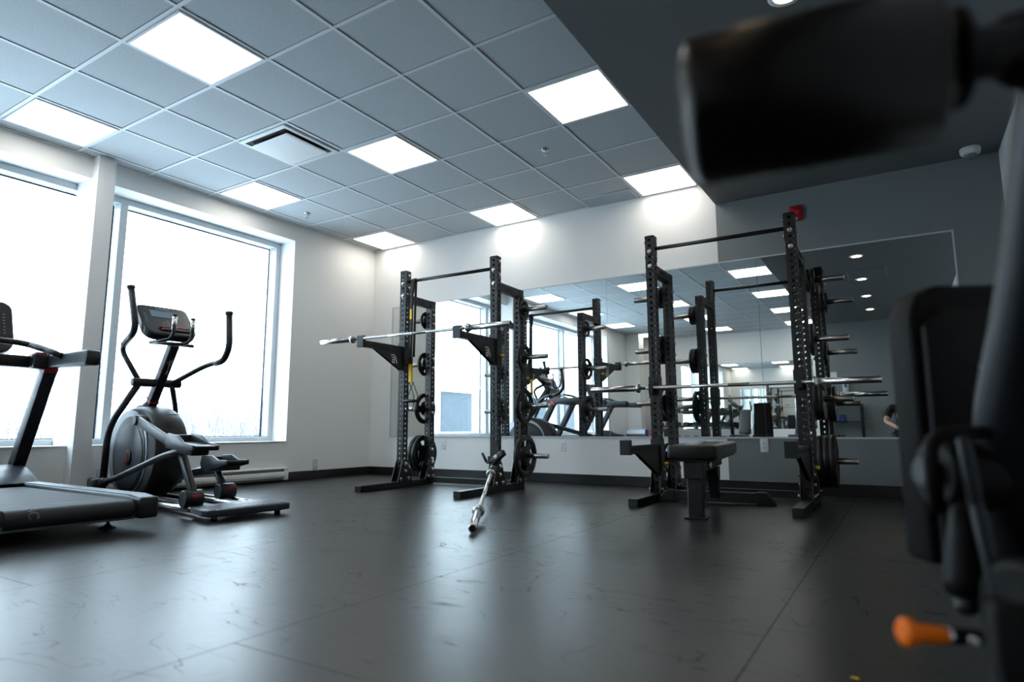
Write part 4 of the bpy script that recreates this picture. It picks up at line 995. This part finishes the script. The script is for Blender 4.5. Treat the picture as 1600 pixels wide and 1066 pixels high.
# neighbouring building, seen only through the mirror
root = empty('neighbour_building', (-16, -22, -.55), 0, 'low pale building with slate blue panels outside, seen in the mirror', 'building')
MB().box(-4, 0, -14, 12, 0, 3.0).build('wall', M['bldw'], root)
MB().box(-4.2, .3, -14.2, 12.2, 3.0, 3.2).build('roof', M['snow'], root)
for k in range(6):
    MB().box(0, .05, -13+4.1*k, -10.4+4.1*k, 1.0, 3.0).build('window', M['bld'], root)

# ------------------------------------------------------------------ person taking the picture, seen only as an elbow in the mirror
def skin_body(name, pts, edges, radii, m, parent, root_i=0, lv=2):
    me = bpy.data.meshes.new(name); me.from_pydata(pts, edges, []); o = bpy.data.objects.new(name, me); COL.objects.link(o); o.parent = parent
    md = o.modifiers.new('skin', 'SKIN'); md.use_smooth_shade = True
    for i, r_ in enumerate(radii): me.skin_vertices[0].data[i].radius = (r_, r_)
    me.skin_vertices[0].data[root_i].use_root = True
    sb = o.modifiers.new('sub', 'SUBSURF'); sb.levels = lv; sb.render_levels = lv
    me.materials.append(m); return o
root = empty('person', (3.40, -4.05, 0), 0, 'kneeling person in a black t-shirt, one bent elbow showing in the mirror', 'person')
B = [(0, -.20, .42), (0, -.17, .60), (0, -.12, .78), (0, -.08, .90), (0, -.05, .98), (0, 0, 1.06),            # 0-5 pelvis..skull base
     (-.19, -.06, .90), (-.27, .10, .68), (-.10, .30, .575), (-.06, .345, .565),                                    # 6-9 arm
     (.19, -.06, .90), (.27, .10, .68), (.10, .30, .575), (.06, .345, .565),                                        # 10-13
     (-.11, -.20, .40), (-.16, .18, .10), (-.14, -.25, .07), (-.14, -.40, .05),                                     # 14-17 kneeling leg
     (.11, -.20, .40), (.16, .18, .10), (.14, -.25, .07), (.14, -.40, .05)]
Ed = [(0, 1), (1, 2), (2, 3), (3, 4), (4, 5), (3, 6), (6, 7), (7, 8), (8, 9), (3, 10), (10, 11), (11, 12), (12, 13), (0, 14), (14, 15), (15, 16), (16, 17), (0, 18), (18, 19), (19, 20), (20, 21)]
Rd = [.13, .12, .13, .10, .055, .06, .06, .042, .028, .03, .06, .042, .028, .03, .085, .058, .04, .035, .085, .058, .04, .035]
body = skin_body('person_body', B, Ed, Rd, M['skin'], root)
skin_body('t_shirt', [(0, -.19, .46), (0, -.17, .60), (0, -.12, .78), (0, -.08, .89), (-.19, -.06, .90), (-.255, .065, .72), (.19, -.06, .90), (.255, .065, .72)], [(0, 1), (1, 2), (2, 3), (3, 4), (4, 5), (3, 6), (6, 7)], [.145, .14, .145, .11, .075, .062, .075, .062], M['cloth'], root)
skin_body('trousers', [(0, -.20, .42), (-.11, -.20, .41), (-.16, .16, .115), (-.14, -.25, .075), (.11, -.20, .41), (.16, .16, .115), (.14, -.25, .075)], [(0, 1), (1, 2), (2, 3), (0, 4), (4, 5), (5, 6)], [.14, .10, .072, .055, .10, .072, .055], M['cloth'], root)
s = MB(); s.sphere((0, .03, 1.15), .095, (.82, 1, 1.2), 24); s.sphere((0, .128, 1.135), .016, (.8, 1, 1.3), 12); s.sphere((-.08, .02, 1.14), .022, (.4, .7, 1.2), 12); s.sphere((.08, .02, 1.14), .022, (.4, .7, 1.2), 12); s.build('head', M['skin'], root)
s = MB(); s.sphere((0, .008, 1.185), .099, (.86, 1, 1.0), 24); s.build('hair', M['hair'], root)
s = MB(); s.sphere((-.032, .115, 1.165), .010); s.sphere((.032, .115, 1.165), .010); s.build('eyes', M['plastic'], root)
for sx in (-1, 1):
    for f in range(5):
        x = sx*(.05+.0); z = .60-.018*f
        p0 = (sx*.062, .345, z-.005); 
        skin_body('finger', [p0, (sx*.060, .385, z), (sx*.050, .395, z)] if f < 4 else [(sx*.06, .335, .575), (sx*.052, .318, .585), (sx*.045, .312, .595)], [(0, 1), (1, 2)], [.009, .008, .007], M['skin'], root, 0, 1)

root = empty('photo_camera', (3.395, -3.70, .54), 0, 'black photo camera held low by the kneeling person', 'camera')
MB().box(-.045, .045, -.028, .025, 0, .06, .008).build('body', M['plastic'], root)
MB().lathe((-.01, .025, .03), (-.01, .058, .03), [(0, .024), (.9, .026), (1, .022)], 24).build('lens_barrel', M['plastic'], root)
# ------------------------------------------------------------------ world, camera, view
wd = bpy.data.worlds.new('sky'); SC.world = wd; wd.use_nodes = True
bg = wd.node_tree.nodes['Background']; bg.inputs['Color'].default_value = (.70, .86, 1., 1); bg.inputs['Strength'].default_value = 9.8
cd = bpy.data.cameras.new('camera'); cam = bpy.data.objects.new('camera', cd); COL.objects.link(cam); SC.camera = cam
cd.sensor_width = 36; cd.lens = 975.64/1600*36; cd.clip_start = .02
yaw, pitch, roll = .5546, .1403, -.0039
fw = Vector((-math.sin(yaw)*math.cos(pitch), math.cos(yaw)*math.cos(pitch), math.sin(pitch))); rt = Vector((math.cos(yaw), math.sin(yaw), 0)); up = rt.cross(fw)
r2_ = rt*math.cos(roll)+up*math.sin(roll); u2_ = -rt*math.sin(roll)+up*math.cos(roll)
cam.matrix_world = Matrix.Translation((3.3707, -3.6262, .5730)) @ Matrix((r2_, u2_, -fw)).transposed().to_4x4()
cd.dof.use_dof = True; cd.dof.focus_distance = 5.2; cd.dof.aperture_fstop = 1.8
SC.view_settings.view_transform = 'Standard'; SC.view_settings.look = 'None'; SC.view_settings.exposure = 0; SC.view_settings.gamma = 1; SC.view_settings.use_curve_mapping = False
cy = SC.cycles; cy.max_bounces = 10; cy.diffuse_bounces = 5; cy.glossy_bounces = 7; cy.transparent_max_bounces = 12; cy.sample_clamp_indirect = 6; cy.caustics_reflective = True; cy.caustics_refractive = False; cy.blur_glossy = .5
cy.use_denoising = True
